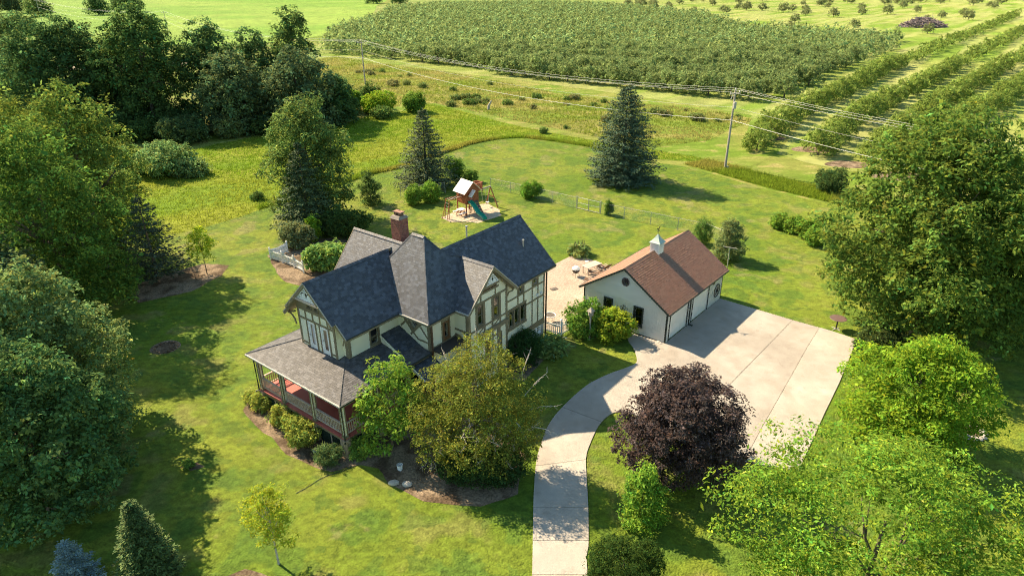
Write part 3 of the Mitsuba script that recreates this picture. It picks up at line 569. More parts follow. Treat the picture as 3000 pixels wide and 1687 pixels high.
timbers(H, fC, [(7.09, GZ, 7.09, 5.75, 0.2), (10.86, 1.0, 10.86, 5.8, 0.18), (7.1, 3.72, 10.8, 3.72, 0.12), (7.35, 5.50, 10.75, 5.50, 0.13), (8.2, 6.08, 10.05, 6.08, 0.13), (9.70, 5.5, 9.70, 6.05), (8.25, 5.5, 8.25, 6.05), (7.75, 3.1, 7.75, 5.5), (8.56, 3.1, 8.56, 5.5, 0.13), (9.36, 3.1, 9.36, 5.5, 0.13), (10.19, 3.1, 10.19, 5.5, 0.13),
                (9.42, 3.3, 10.13, 3.66, 0.09), (7.8, 3.3, 8.5, 3.66, 0.09), (9.37, 0.0, 9.37, 3.05), (9.37, 2.55, 9.85, 2.55), (10.02, GZ, 10.02, 3.1, 0.34), (10.28, GZ, 10.28, 2.6, 0.10)])
put(H + '__entry_beam', Mesh().box(7.95, 3.05, 0.0, 10.95, 3.33, 0.16), 'm_trim', to=fC)
put(H + '__gable_cornice', Mesh().box(8.3, 6.46, 0.0, 9.8, 6.62, 0.30), 'm_trim', to=fC)
for x in np.arange(8.5, 9.75, 0.155): put(H + '__gable_slat', Mesh().box(x, 6.16, 0.0, x + 0.09, 6.45, 0.06), 'm_darkwood', to=fC)
fret(front(-6.1), 8.42, 6.66, 9.70, 7.40, 0.32, 'gable_fretwork')
put(H + '__eave_bracket', Mesh().tube([(11.0, -6.08, 4.9), (11.02, -6.2, 5.2), (11.1, -6.5, 5.42)], 0.05, 5), 'm_trim', to=HF)
fB = front(-6.0)
hB = [(11.27, 2.28, 11.74, 3.52), (11.86, 2.28, 12.42, 3.52), (12.54, 2.28, 13.12, 3.52), (12.40, 4.56, 12.80, 5.15), (14.06, 4.58, 14.50, 5.15)]
hb = [(14.02, 0.44, 14.45, 0.90), (14.55, 0.44, 14.97, 0.90)]
house_wall(fB, [(10.95, 1.42), (15.45, 1.42), (15.45, 5.68), (10.95, 5.68)], hB)
for h in hB[:3]: window(H, fB, *h, style='plain', fw=0.06, depth=0.07)
for h in hB[3:]: window(H, fB, *h, style='plain', fw=0.06, sash='m_rail')
put(H + '__water_table', Mesh().box(10.95, 0.98, -0.05, 15.45, 1.42, 0.07), 'm_trim', to=fB)
g = Polygon([(10.95, GZ), (15.45, GZ), (15.45, 0.98), (10.95, 0.98)])
for h in hb: g = g.difference(sbox(*h))
put(H + '__foundation', Mesh().prism(g, -0.2, 0.0), 'm_block', to=fB)
for h in hb: window(H, fB, *h, style='cross', sash='m_white', frame='m_white', fw=0.05, depth=0.03, name='basement_window')
timbers(H, fB, [(11.0, 4.38, 15.4, 4.38, 0.12), (13.25, 3.33, 15.4, 3.33, 0.12), (11.02, 3.66, 13.25, 3.66, 0.10), (12.26, 3.7, 12.26, 5.6), (12.93, 3.7, 12.93, 5.6), (13.94, 1.44, 13.94, 5.6), (14.63, 1.44, 14.63, 5.6), (15.38, 1.44, 15.38, 5.6, 0.14), (11.05, 1.9, 11.05, 3.6, 0.16)])
put(H + '__window_box', Mesh().box(11.15, 2.06, 0.0, 13.22, 2.17, 0.09), 'm_trim', to=fB)
for x in (14.40, 14.92): put(H + '__wall_vent', Mesh().box(x, 3.52, 0.0, x + 0.16, 3.68, 0.13), 'm_white', to=fB)
house_wall(east(15.45), [(-6.0, 1.42), (-0.4, 1.42), (-0.4, 5.6), (-3.18, 8.3), (-6.0, 5.6)], [])
put(H + '__foundation', Mesh().box(-6.0, GZ, -0.2, -0.4, 1.42, 0.0), 'm_block', to=east(15.45))
house_wall(rear(-0.4), [(-15.45, GZ), (-9.2, GZ), (-9.2, 5.68), (-15.45, 5.68)], [])
house_wall(rear(3.6), [(-9.2, GZ), (-4.75, GZ), (-4.75, 6.0), (-6.95, 8.5), (-9.2, 6.0)], [])
house_wall(west(4.75), [(-3.6, GZ), (-2.2, GZ), (-2.2, 6.0), (-3.6, 6.0)], [])
house_wall(east(9.2), [(-0.4, GZ), (3.6, GZ), (3.6, 6.0), (-0.4, 6.0)], [])
put(H + '__floor', Mesh().box(0.7, -5.9, 0.55, 15.3, 3.5, 0.65).box(0.7, -2.1, 3.3, 4.7, 2.1, 3.36).box(4.8, -5.9, 3.2, 15.3, 3.5, 3.3), 'm_room', to=HF)
for x, b, z0, z1, n in ((4.72, -5.03, 0.0, 5.4, 0), (15.52, -6.06, -0.4, 5.4, 0)): put(H + '__downspout', Mesh().box(x, b - 0.09, z0, x + 0.09, b, z1), 'm_darkwood', to=HF)
put(H + '__downspout', Mesh().tube([(15.5, -6.1, 5.2), (15.8, -6.2, 5.32), (16.0, -6.42, 5.40)], 0.045, 6), 'm_darkwood', to=HF)

# roof pipes and chimney
for a, b, h in ((10.55, -3.05, 0.62), (14.55, -4.75, 0.42)): put(H + '__vent_pipe', Mesh().tube([(a, b, pBf(a, b)[2] - 0.1), (a, b, pBf(a, b)[2] + h)], 0.055, 8).tube([(a, b, pBf(a, b)[2] + h - 0.02), (a, b, pBf(a, b)[2] + h + 0.06)], 0.085, 8), 'm_metal', to=HF)
ch = uniq(H + '__chimney'); r = np.random.default_rng(3); m = Mesh(); A0, A1, B0, B1 = 7.18, 7.95, -0.29, 0.52
put(ch + '__core', Mesh().box(A0 + 0.012, B0 + 0.012, 6.5, A1 - 0.012, B1 - 0.012, 10.12), 'm_mortar', to=HF)
for k in range(46):
    z = 6.9 + k * 0.0695
    for side in range(4):
        L = (A1 - A0) if side % 2 == 0 else (B1 - B0); x = -0.10 if k % 2 else 0.0
        while x < L - 0.02:
            e = min(x + 0.20, L); s = max(x, 0.0); t = 0.75 + 0.5 * r.random(); c = (0.27 * t, 0.105 * t * (0.9 + 0.25 * r.random()), 0.078 * t); p = 0.004 * r.random()
            if e - s > 0.04:
                if side == 0: m.box(A0 + s, B0 - p, z, A0 + e - 0.010, B0 + 0.05, z + 0.060, c)
                elif side == 2: m.box(A0 + s, B1 - 0.05, z, A0 + e - 0.010, B1 + p, z + 0.060, c)
                elif side == 1: m.box(A0 - p, B0 + s, z, A0 + 0.05, B0 + e - 0.010, z + 0.060, c)
                else: m.box(A1 - 0.05, B0 + s, z, A1 + p, B0 + e - 0.010, z + 0.060, c)
            x += 0.21
put(ch + '__bricks', m, 'm_brick', color=True, to=HF, kind='stuff')
v = [(A0 - 0.05, B0 - 0.05, 10.09), (A1 + 0.05, B0 - 0.05, 10.09), (A1 + 0.05, B1 + 0.05, 10.09), (A0 - 0.05, B1 + 0.05, 10.09), (A0 + 0.08, B0 + 0.08, 10.27), (A1 - 0.08, B0 + 0.08, 10.27), (A1 - 0.08, B1 - 0.08, 10.27), (A0 + 0.08, B1 - 0.08, 10.27)]
put(ch + '__crown', Mesh().add(v, BOXF), 'm_cap', to=HF)
for y in (-0.08, 0.30):
    put(ch + '__flue', Mesh().box(7.42, y - 0.11, 10.27, 7.70, y + 0.11, 10.45), 'm_darkwood', to=HF)
    put(ch + '__flue_cap', Mesh().box(7.36, y - 0.17, 10.45, 7.78, y + 0.17, 10.53, (0.26, 0.15, 0.115)), 'm_brick', color=True, to=HF)

# shed roof against the side wall
pS = lambda a, b: (a, b, 4.15 + 0.455 * (b + 2.2))
roof_face(HF, [pS(3.05, -6.1), pS(4.75, -6.1), pS(4.75, -2.2), pS(3.2, -2.2)], uniq(H + '__shed_roof'), slate, CRS, TAB, 0.010, seed=140, thick=0.09)
put(H + '__shed_roof__cheek', Mesh().add([(3.12, -2.2, 3.3), (3.12, -2.2, 4.09), (2.99, -6.0, 2.35), (3.05, -4.6, 2.9)], [[0, 2, 1], [0, 3, 2]]), 'm_cream', to=HF)
put(H + '__shed_roof__cheek', Mesh().beam((3.08, -2.2, 4.10), (2.96, -6.1, 2.33), 0.06, 0.16), 'm_cream', to=HF)

# ------------------------------------------------------------------ porch
pf = lambda a, b: (a, b, 3.187 + 0.16 * (a + 2.45)); prr = lambda a, b: (a, b, 3.187 + 0.155 * (b + 5.06)); pll = lambda a, b: (a, b, 3.187 + 0.25 * (3.96 - b))
PR = uniq(H + '__porch_roof')
def slate2(r):
    k = 0.056 + 0.056 * r.random() ** 1.4; t = r.random(); return (k * 1.0, k * (0.99 + 0.03 * t), k * (1.06 + 0.08 * t))
for i, pts in enumerate(([pf(-2.45, 3.96), pf(-2.45, -5.06), pf(0.64, -1.87), pf(0.64, 1.98)], [prr(-2.45, -5.06), prr(4.6, -5.06), prr(4.6, -1.87), prr(0.64, -1.87)], [pll(-2.45, 3.96), pll(0.64, 1.98), pll(4.5, 1.98), pll(4.5, 3.96)])):
    roof_face(HF, pts, PR if i == 0 else uniq(H + '__porch_roof'), slate2, CRS, TAB, 0.010, seed=150 + i, thick=0.09)
for i, (p, q) in enumerate((((-2.45, -5.06, 3.19), (0.6, -1.9, 3.68)), ((-2.45, 3.96, 3.19), (0.6, 2.0, 3.68)))): caps(HF, p, q, PR, slate2, w=0.05, seed=20 + i)
for p, q in (((-2.49, 3.98), (-2.49, -5.10)), ((-2.47, -5.11), (4.6, -5.11)), ((-2.47, 4.0), (4.5, 4.0))):
    put(H + '__porch_gutter', Mesh().beam((*p, 3.15), (*q, 3.15), 0.10, 0.09), 'm_gutter' if p[0] == -2.49 else 'm_green', to=HF)
    put(H + '__porch_beam', Mesh().beam((p[0] * 0.9, p[1] * 0.955, 3.0), (min(q[0], 4.5) * (0.9 if q[0] < 0 else 1), q[1] * 0.955, 3.0), 0.16, 0.2), 'm_trim', to=HF)
DZ = 0.72
deck = Polygon([(-2.28, 3.45), (-2.28, -4.86), (3.0, -4.86), (3.0, -2.2), (0.64, -2.2), (0.64, 2.2), (2.2, 2.2), (2.2, 3.45)])
DK = uniq(H + '__porch_deck'); put(DK, Mesh().prism(deck, DZ - 0.06, DZ), 'm_deck', to=HF)
put(DK + '__fascia', Mesh().prism(deck.buffer(-0.04, join_style=2).difference(deck.buffer(-0.08, join_style=2)), DZ - 0.26, DZ - 0.061), 'm_trim', to=HF)
posts = [(-2.12, 3.28), (-2.12, 0.94), (-2.12, -2.04), (-2.12, -4.70), (0.4, -4.70), (2.85, -4.70), (0.2, 3.28), (2.05, 3.28)]
for a, b in posts:
    k = uniq(H + '__porch_post')
    m = Mesh()
    for sa in (-1, 1):
        for sb in (-1, 1): m.box(a + sa * 0.095 - 0.03, b + sb * 0.095 - 0.03, DZ, a + sa * 0.095 + 0.03, b + sb * 0.095 + 0.03, 3.0)
    m.box(a - 0.15, b - 0.15, DZ, a + 0.15, b + 0.15, DZ + 0.12).box(a - 0.14, b - 0.14, 2.86, a + 0.14, b + 0.14, 2.97)
    put(k + '__trim', m, 'm_trim', to=HF); put(k + '__core', Mesh().box(a - 0.085, b - 0.085, DZ, a + 0.085, b + 0.085, 2.99), 'm_cream', to=HF)
    pier = uniq(H + '__porch_pier'); r = np.random.default_rng(int(100 + a * 10 + b * 7)); m = Mesh()
    put(pier + '__core', Mesh().box(a - 0.2, b - 0.2, GZ, a + 0.2, b + 0.2, DZ - 0.08), 'm_mortar', to=HF)
    for z in np.arange(GZ, DZ - 0.25, 0.2):
        for side in range(4):
            o = r.uniform(-0.08, 0.08)
            for s, e in ((-0.23, o), (o, 0.23)):
                j = r.uniform(0.0, 0.03); q = Mesh()
                lo, hi = s + 0.012, e - 0.012
                if side == 0: q.box(a - 0.235 - j, b + lo, z + 0.01, a - 0.15, b + hi, z + 0.19)
                elif side == 1: q.box(a + 0.15, b + lo, z + 0.01, a + 0.235 + j, b + hi, z + 0.19)
                elif side == 2: q.box(a + lo, b - 0.235 - j, z + 0.01, a + hi, b - 0.15, z + 0.19)
                else: q.box(a + lo, b + 0.15, z + 0.01, a + hi, b + 0.235 + j, z + 0.19)
                if side in (0, 2): put(pier + '__stone', q, 'm_stone', to=HF)
def railing(p, q):
    k = uniq(H + '__porch_railing'); p, q = np.array(p), np.array(q); L = np.linalg.norm(q - p); d = (q - p) / L
    at = lambda t, z: (*(p + d * t), z)
    put(k + '__rail', Mesh().beam(at(0, DZ + 0.88), at(L, DZ + 0.88), 0.11, 0.055), 'm_rail', to=HF)
    put(k + '__rail', Mesh().beam(at(0, DZ + 0.20), at(L, DZ + 0.20), 0.08, 0.07), 'm_rail', to=HF)
    for t in np.arange(0.1, L - 0.03, 0.145): put(k + '__baluster', Mesh().beam(at(t, DZ + 0.235), at(t, DZ + 0.855), 0.045, 0.045, (1, 0, 0)), 'm_rail', to=HF)
for (a, b), (c, d) in zip(posts[:3], posts[1:4]): railing((a, b - 0.14), (c, d + 0.14))
railing((-1.98, -4.70), (0.26, -4.70)); railing((0.54, -4.70), (2.71, -4.70)); railing((-1.98, 3.28), (0.06, 3.28)); railing((0.34, 3.28), (1.91, 3.28))
for (a, b), (c, d) in list(zip(posts[:3], posts[1:4])) + [(posts[3], posts[4])]:
    p, q = np.array((a, b)), np.array((c, d)); L = np.linalg.norm(q - p); dd = (q - p) / L; mid = (p + q) / 2
    for s, e in ((p + dd * 0.24, mid - dd * 0.03), (mid + dd * 0.03, q - dd * 0.24)):
        k = uniq(H + '__lattice_panel'); put(k, Mesh().beam((*s, (GZ + DZ - 0.3) / 2 + 0.02), (*e, (GZ + DZ - 0.3) / 2 + 0.02), 0.03, DZ - 0.28 - GZ - 0.06), 'm_lattice', to=HF)
        n = np.array([dd[1], -dd[0]]) if b != d else np.array([dd[1], -dd[0]]); n = -n if (n @ (p - np.array([0.5, 0]))) < 0 else n
        m = Mesh(); LL = np.linalg.norm(e - s)
        for t in np.arange(0.0, LL, 0.11):
            o = s + n * 0.02; m.beam((*(o + dd * t), GZ + 0.05), (*(o + dd * t), DZ - 0.29), 0.03, 0.012, (dd[0], dd[1], 0))
        put(k + '__lath', m, 'm_lattice', to=HF, kind='stuff')
    put(H + '__panel_post', Mesh().box(mid[0] - 0.04, mid[1] - 0.04, GZ, mid[0] + 0.04, mid[1] + 0.04, DZ - 0.25), 'm_rail', to=HF)
put(H + '__downspout', Mesh().tube([(-2.4, 3.5, 3.1), (-2.32, 3.44, 2.9), (-2.32, 3.46, 0.7), (-2.5, 3.6, 0.6)], 0.05, 6), 'm_green', to=HF)
put(H + '__downspout', Mesh().tube([(-2.4, -4.95, 3.1), (-2.28, -4.83, 2.95), (-2.28, -4.85, 0.62), (-2.4, -4.98, 0.55)], 0.05, 6), 'm_green', to=HF)
# ------------------------------------------------------------------ the garage
GF = yaw_frame(11.1034, 41.3346, 0.0, 50.065)
GL, GW, GH, GR, GO, GE = 9.49, 7.13, 2.75, 2.36, 0.34, 0.26
G = thing('garage', 'white two door garage with brown shingle roof and a cupola', 'garage')
gk = GR / (GW / 2)
def tan(r):
    t = r.random(); k = 0.92 + 0.26 * r.random(); return (0.215 * k, (0.110 + 0.015 * t) * k, (0.070 + 0.015 * t) * k)
ra = lambda a, b: (a, b, GH + gk * b); rb = lambda a, b: (a, b, GH + gk * (GW - b))
roof_face(GF, [ra(-GO, -GE), ra(GL + GO, -GE), ra(GL + GO, GW / 2), ra(-GO, GW / 2)], uniq(G + '__roof'), tan, 0.175, 0.30, 0.034, seed=1, under='m_green')
roof_face(GF, [rb(-GO, GW + GE), rb(GL + GO, GW + GE), rb(GL + GO, GW / 2), rb(-GO, GW / 2)], uniq(G + '__roof'), tan, 0.162, 0.30, 0.013, seed=2, under='m_green')
caps(GF, (-GO, GW / 2, GH + GR), (GL + GO, GW / 2, GH + GR), G + '__roof', tan, seed=4)
gf = Face(GF, (0, 0, 0), (0, -1, 0), (0, 0, 1)); ds = Face(GF, (0, 0, 0), (1, 0, 0), (0, 0, 1))
wins = [(-5.21, 0.98, -4.60, 2.18), (-2.62, 0.78, -1.98, 2.20)]
octg = Polygon([(-3.57 + 0.25 * math.cos(a), 3.93 + 0.27 * math.sin(a)) for a in np.arange(8) * math.pi / 4 + math.pi / 8])
top = lambda x: GH + gk * min(-x, GW + x) - 0.14
wall(G, gf, Polygon([(-GW, 0.0), (0, 0.0), (0, 2.50), (-GW, 2.50)]), wins, 'm_gwall', siding=0.205)
wall(G, gf, Polygon([(-GW, 2.50), (0, 2.50), (0, top(0)), (-GW / 2, top(-GW / 2)), (-GW, top(-GW))]), [octg], 'm_gwall', course=0.155, proud=0.020)
for w_ in wins: window(G, gf, *w_, frame='m_green', sash='m_green', fw=0.075, depth=0.14, style='hung')
ow = uniq(G + '__octagon_window')
put(ow + '__frame', Mesh().prism(octg.buffer(0.075, join_style=2).difference(octg), -0.03, 0.06), 'm_plum', to=gf)
put(ow + '__pane', Mesh().add([(x, y, -0.03) for x, y in list(octg.exterior.coords)[:-1]], [[0, k, k + 1] for k in range(1, 7)]), 'm_pane', to=gf)
m = Mesh()
for k in (-0.085, 0.085): m.box(-3.57 + k - 0.012, 3.70, -0.02, -3.57 + k + 0.012, 4.16, 0.02).box(-3.79, 3.93 + k - 0.012, -0.021, -3.35, 3.93 + k + 0.012, 0.021)
put(ow + '__glazing_bar', m, 'm_plum', to=gf)
doorx = [(0.46, 3.26), (4.12, 6.86)]
wall(G, ds, Polygon([(0, 0.0), (GL, 0.0), (GL, GH - 0.02), (0, GH - 0.02)]), [(a, -0.1, b, 2.2) for a, b in doorx], 'm_gwall', siding=0.205)
for a, b in doorx:
    d = uniq(G + '__overhead_door')
    for k in range(4): put(d + '__panel', Mesh().box(a + 0.01, 0.08 + k * 0.53, -0.10, b - 0.01, 0.08 + (k + 1) * 0.53 - 0.012, -0.05), 'm_white', to=ds)
    put(d + '__casing', Mesh().box(a - 0.1, 0.05, 0.0, a, 2.3, 0.05).box(b, 0.05, 0.001, b + 0.1, 2.3, 0.05).box(a, 2.2, 0.0, b, 2.3, 0.052), 'm_green', to=ds)
for x in (-0.02, GL - 0.06): put(G + '__corner_board', Mesh().box(x, 0.04, -0.06, x + 0.08, GH - 0.1, 0.03), 'm_green', to=ds)
put(G + '__corner_board', Mesh().box(-0.085, 0.04, -0.02, 0.035, GH - 0.12, 0.032), 'm_green', to=gf); put(G + '__corner_board', Mesh().box(-GW - 0.03, 0.04, -0.02, -GW + 0.07, GH - 0.12, 0.032), 'm_green', to=gf)
put(G + '__sill_board', Mesh().box(-GW, 0.0, 0.0, 0.0, 0.07, 0.035), 'm_green', to=gf); put(G + '__sill_board', Mesh().box(6.96, 0.0, 0.0, GL, 0.07, 0.035), 'm_green', to=ds)
put(G + '__downspout', Mesh().box(3.60, 0.1, 0.0, 3.70, 2.6, 0.09).box(3.60, 0.06, 0.0, 3.70, 0.14, 0.4), 'm_green', to=ds)
back, far = Face(GF, (0, GW, 0), (-1, 0, 0), (0, 0, 1)), Face(GF, (GL, 0, 0), (0, 1, 0), (0, 0, 1))
wall(G, back, Polygon([(-GL, 0.0), (0, 0.0), (0, GH - 0.02), (-GL, GH - 0.02)]), [], 'm_gwall', siding=None)
wall(G, far, Polygon([(0, 0.0), (GW, 0.0), (GW, GH - 0.14), (GW / 2, GH + GR - 0.14), (0, GH - 0.14)]), [], 'm_gwall', siding=None)
put(G + '__floor', Mesh().box(0.1, 0.1, 0.02, GL - 0.1, GW - 0.1, 0.07), 'm_room', to=GF)
for s in (0, 1):
    e = lambda b, dz=0.0: (-GO, b, GH + gk * min(b, GW - b) + dz)
    y = -GE if s == 0 else GW + GE
    put(G + '__barge_board', Mesh().beam((-GO - 0.012, GW / 2, GH + GR - 0.07), (-GO - 0.012, y, GH - gk * GE - 0.07), 0.035, 0.15), 'm_green', to=GF)
    put(G + '__barge_board', Mesh().beam((GL + GO + 0.012, GW / 2, GH + GR - 0.07), (GL + GO + 0.012, y, GH - gk * GE - 0.07), 0.035, 0.15), 'm_green', to=GF)
    yy = y + (-0.04 if s == 0 else 0.04)
    put(G + '__gutter', Mesh().beam((-GO, yy, GH - gk * GE - 0.06), (GL + GO, yy, GH - gk * GE - 0.06), 0.10, 0.10), 'm_green', to=GF)
put(G + '__wall_lamp', Mesh().box(7.45, 2.05, 0.0, 7.60, 2.32, 0.16), 'm_iron', to=ds)
put(G + '__wall_lamp', Mesh().box(0.14, 2.2, 0.0, 0.26, 2.42, 0.14), 'm_iron', to=ds)
# cupola with weathervane
CU = thing('cupola', 'white louvred cupola with green copper roof on the garage ridge', 'cupola')
CF = Frame(GF((4.42, GW / 2, GH + GR - 0.58)), GF.R[0], GF.R[1], GF.R[2])
h = 0.34
put(CU + '__base', Mesh().box(-h - 0.04, -h - 0.04, 0, h + 0.04, h + 0.04, 0.72), 'm_white', to=CF)
put(CU + '__body', Mesh().box(-h + 0.03, -h + 0.03, 0.72, h - 0.03, h - 0.03, 1.20), 'm_white', to=CF)
for sx in (-1, 1):
    for sy in (-1, 1): put(CU + '__corner_post', Mesh().box(sx * h - 0.06, sy * h - 0.06, 0.72, sx * h + 0.06, sy * h + 0.06, 1.2), 'm_white', to=CF)
for s in range(4):
    for z in np.arange(0.76, 1.16, 0.075):
        q = Mesh().box(-h + 0.06, -h - 0.035, z, h - 0.06, -h + 0.03, z + 0.028); v = np.vstack(q.v); c, sn = math.cos(s * math.pi / 2), math.sin(s * math.pi / 2)
        v = v @ np.array([[c, sn, 0], [-sn, c, 0], [0, 0, 1]]); put(CU + '__louvre', (v, np.vstack(q.f)), 'm_white', to=CF)
rf = []
for t, z in ((1.0, 1.22), (0.72, 1.33), (0.42, 1.52), (0.16, 1.74), (0.04, 1.84)):
    rf.append([(sx * 0.48 * t, sy * 0.48 * t, z) for sx, sy in ((-1, -1), (1, -1), (1, 1), (-1, 1))])
m = Mesh().box(-0.48, -0.48, 1.17, 0.48, 0.48, 1.22); V = np.array(rf).reshape(-1, 3); F_ = []
for k in range(4):
    for j in range(4):
        a, b = k * 4 + j, k * 4 + (j + 1) % 4; F_ += [[a, b, b + 4], [a, b + 4, a + 4]]
put(CU + '__roof', m.add(V, F_), 'm_copper', to=CF)
WV = thing('weathervane', 'dark rooster weathervane on the cupola top', 'weathervane')
m = Mesh().tube([(0, 0, 1.82), (0, 0, 2.35)], 0.012, 6).beam((-0.22, 0, 2.08), (0.22, 0, 2.08), 0.018, 0.018).beam((0, -0.22, 2.08), (0, 0.22, 2.08), 0.018, 0.018).lathe([(0.0, 1.96), (0.04, 1.98), (0.04, 2.01), (0, 2.03)], 8)
put(WV + '__rod', m, 'm_iron', to=CF)
cock = Polygon([(-0.26, 2.30), (-0.14, 2.32), (-0.05, 2.28), (0.06, 2.30), (0.12, 2.42), (0.17, 2.47), (0.20, 2.42), (0.25, 2.41), (0.19, 2.37), (0.16, 2.26), (0.05, 2.19), (-0.08, 2.19), (-0.16, 2.25), (-0.24, 2.40), (-0.30, 2.38)])
put(WV + '__rooster', Mesh().prism(cock, -0.008, 0.008), 'm_iron', to=Face(CF, (0, 0, 0), (1, 0, 0), (0, 0, 1)))
# things on the walls
MG = thing('wall_monogram', 'black scrolled letter D ornament on the garage gable', 'wall ornament')
d = meshkit.text_mesh('D', 0.24, 0.02, bold=True); v = np.array(d.vertices); v[:, 0] += -3.57 - v[:, 0].mean(); v[:, 1] += 1.56
put(MG + '__letter', (v + [0, 0, 0.03], np.array(d.faces)), 'm_iron', to=gf)
for s in (-1, 1):
    for cx, cy, r_, a0, a1 in ((0.22, 1.80, 0.09, -60, 220), (0.24, 1.58, 0.08, 60, 330), (0.10, 1.92, 0.07, 0, 200)):
        an = np.radians(np.linspace(a0, a1, 9)); put(MG + '__scroll', Mesh().tube([(-3.57 + s * (cx + r_ * math.cos(q)), cy + r_ * math.sin(q), 0.035) for q in an], 0.013, 5), 'm_iron', to=gf)
put(MG + '__finial', Mesh().tube([(-3.57, 1.84, 0.035), (-3.57, 2.06, 0.035)], 0.014, 5), 'm_iron', to=gf)
WW = thing('wagon_wheel', 'dark spoked wagon wheel hung on the garage wall', 'wheel')
an = np.linspace(0, 2 * np.pi, 33)
put(WW + '__rim', Mesh().tube(np.stack([8.52 + 0.52 * np.cos(an), 1.16 + 0.56 * np.sin(an), an * 0 + 0.06], 1), 0.028, 6), 'm_iron', to=ds)
for k in range(12):
    q = k * math.pi / 6; put(WW + '__spoke', Mesh().tube([(8.52 + 0.07 * math.cos(q), 1.16 + 0.07 * math.sin(q), 0.06), (8.52 + 0.5 * math.cos(q), 1.16 + 0.54 * math.sin(q), 0.06)], 0.016, 5), 'm_iron', to=ds)
put(WW + '__hub', Mesh().lathe([(0.0, 0.0), (0.10, 0.0), (0.10, 0.12), (0.05, 0.16), (0, 0.16)], 14, (8.52, 1.16, 0)), 'm_iron', to=ds)
# ------------------------------------------------------------------ plants
def unit(v): return v / np.maximum(np.linalg.norm(v, axis=-1, keepdims=True), 1e-9)
def leaf_mesh(p, d, n, L, W, fold=0.15):
    """Leaves as folded rhombs: base p, direction d, normal n, length L, width W."""
    s = unit(np.cross(d, n)); n = np.cross(s, d); L, W = L[:, None], W[:, None]
    v = np.stack([p, p + d * L * 0.5 - s * W * 0.5 + n * W * fold, p + d * L, p + d * L * 0.5 + s * W * 0.5 + n * W * fold], 1)
    i = np.arange(len(p))[:, None] * 4
    return v.reshape(-1, 3), np.concatenate([i + [[0, 2, 1]], i + [[0, 3, 2]]], 1).reshape(-1, 3)

def tint(r, n, base, var=0.22, hue=0.12):
    k = np.exp(r.normal(0, var, (n, 1))); h = r.normal(0, hue, (n, 1))
    return np.clip(np.array(base) * k * np.concatenate([1 + h, np.ones((n, 1)), 1 - h], 1), 0.004, 0.6)

def clumps(lobes, n, r, inner=0.45, low=-0.75):
    """Centres of leaf clumps through the outer shell of a set of ellipsoid lobes, and the outward direction of each."""
    lobes = np.asarray(lobes, float); area = (lobes[:, 3] * lobes[:, 4] + lobes[:, 4] * lobes[:, 5] + lobes[:, 3] * lobes[:, 5])
    k = r.choice(len(lobes), n * 2, p=area / area.sum()); u = unit(r.normal(0, 1, (n * 2, 3))); u = u[u[:, 2] > low] if low > -1 else u; k = k[:len(u)]
    t = inner + (1 - inner) * r.random((len(u), 1)) ** 0.45
    t = t + 0.55 * (meshkit.fbm(u * 2.3 + lobes[k, :3] * 0.7, 2, 5)[:, None] - 0.5)
    c = lobes[k, :3] + u * lobes[k, 3:] * t
    deep = np.zeros(len(c), bool)
    for L in lobes:
        deep |= np.linalg.norm((c - L[:3]) / L[3:], axis=1) < inner * 0.92
    ok = ~deep; return c[ok][:n], unit(u[ok] / lobes[k[ok], 3:])[:n]

LEAF = 2.3
def foliage(lobes, n_clump, per, cr, size, base, seed, asp=0.55, var=0.26, cvar=0.20, hue=0.15, inner=0.45, low=-0.75, squash=0.75, upw=0.6, flat_=0.5, droop=0.12, zmin=0.05):
    r = np.random.default_rng(seed); c, o = clumps(lobes, n_clump, r, inner, low); m = len(c)
    cs = cr * 0.84 * np.exp(r.normal(0, 0.38, (m, 1))); cc = np.exp(r.normal(0, cvar, (m, 1))) * np.concatenate([1 + r.normal(0, hue * 0.5, (m, 1)), np.ones((m, 1)), np.ones((m, 1))], 1)
    i = np.repeat(np.arange(m), per); N = len(i)
    e = unit(r.normal(0, 1, (N, 3)) + o[i] * 0.55 + [0, 0, 0.2]); rad = (0.35 + 0.65 * r.random((N, 1)) ** 0.5)
    p = c[i] + e * rad * cs[i] * np.array([1, 1, squash])
    nrm = unit(e * flat_ + np.array([0, 0, upw]) + r.normal(0, 0.35, (N, 3)))
    d = unit(np.cross(nrm, r.normal(0, 1, (N, 3))) + e * 0.4 - np.array([0, 0, droop])); d = unit(d - nrm * (d * nrm).sum(1, keepdims=True))
    L = size * np.exp(r.normal(0, 0.25, N)); ok = p[:, 2] > zmin
    v, f = leaf_mesh(p[ok], d[ok], nrm[ok], L[ok], L[ok] * asp)
    col = tint(r, N, np.array(base) * LEAF * [1.0, 1.0, 0.82], var, hue)[ok] * cc[i][ok]
    return v, f, np.repeat(np.clip(col, 0.004, 0.6), 4, 0)

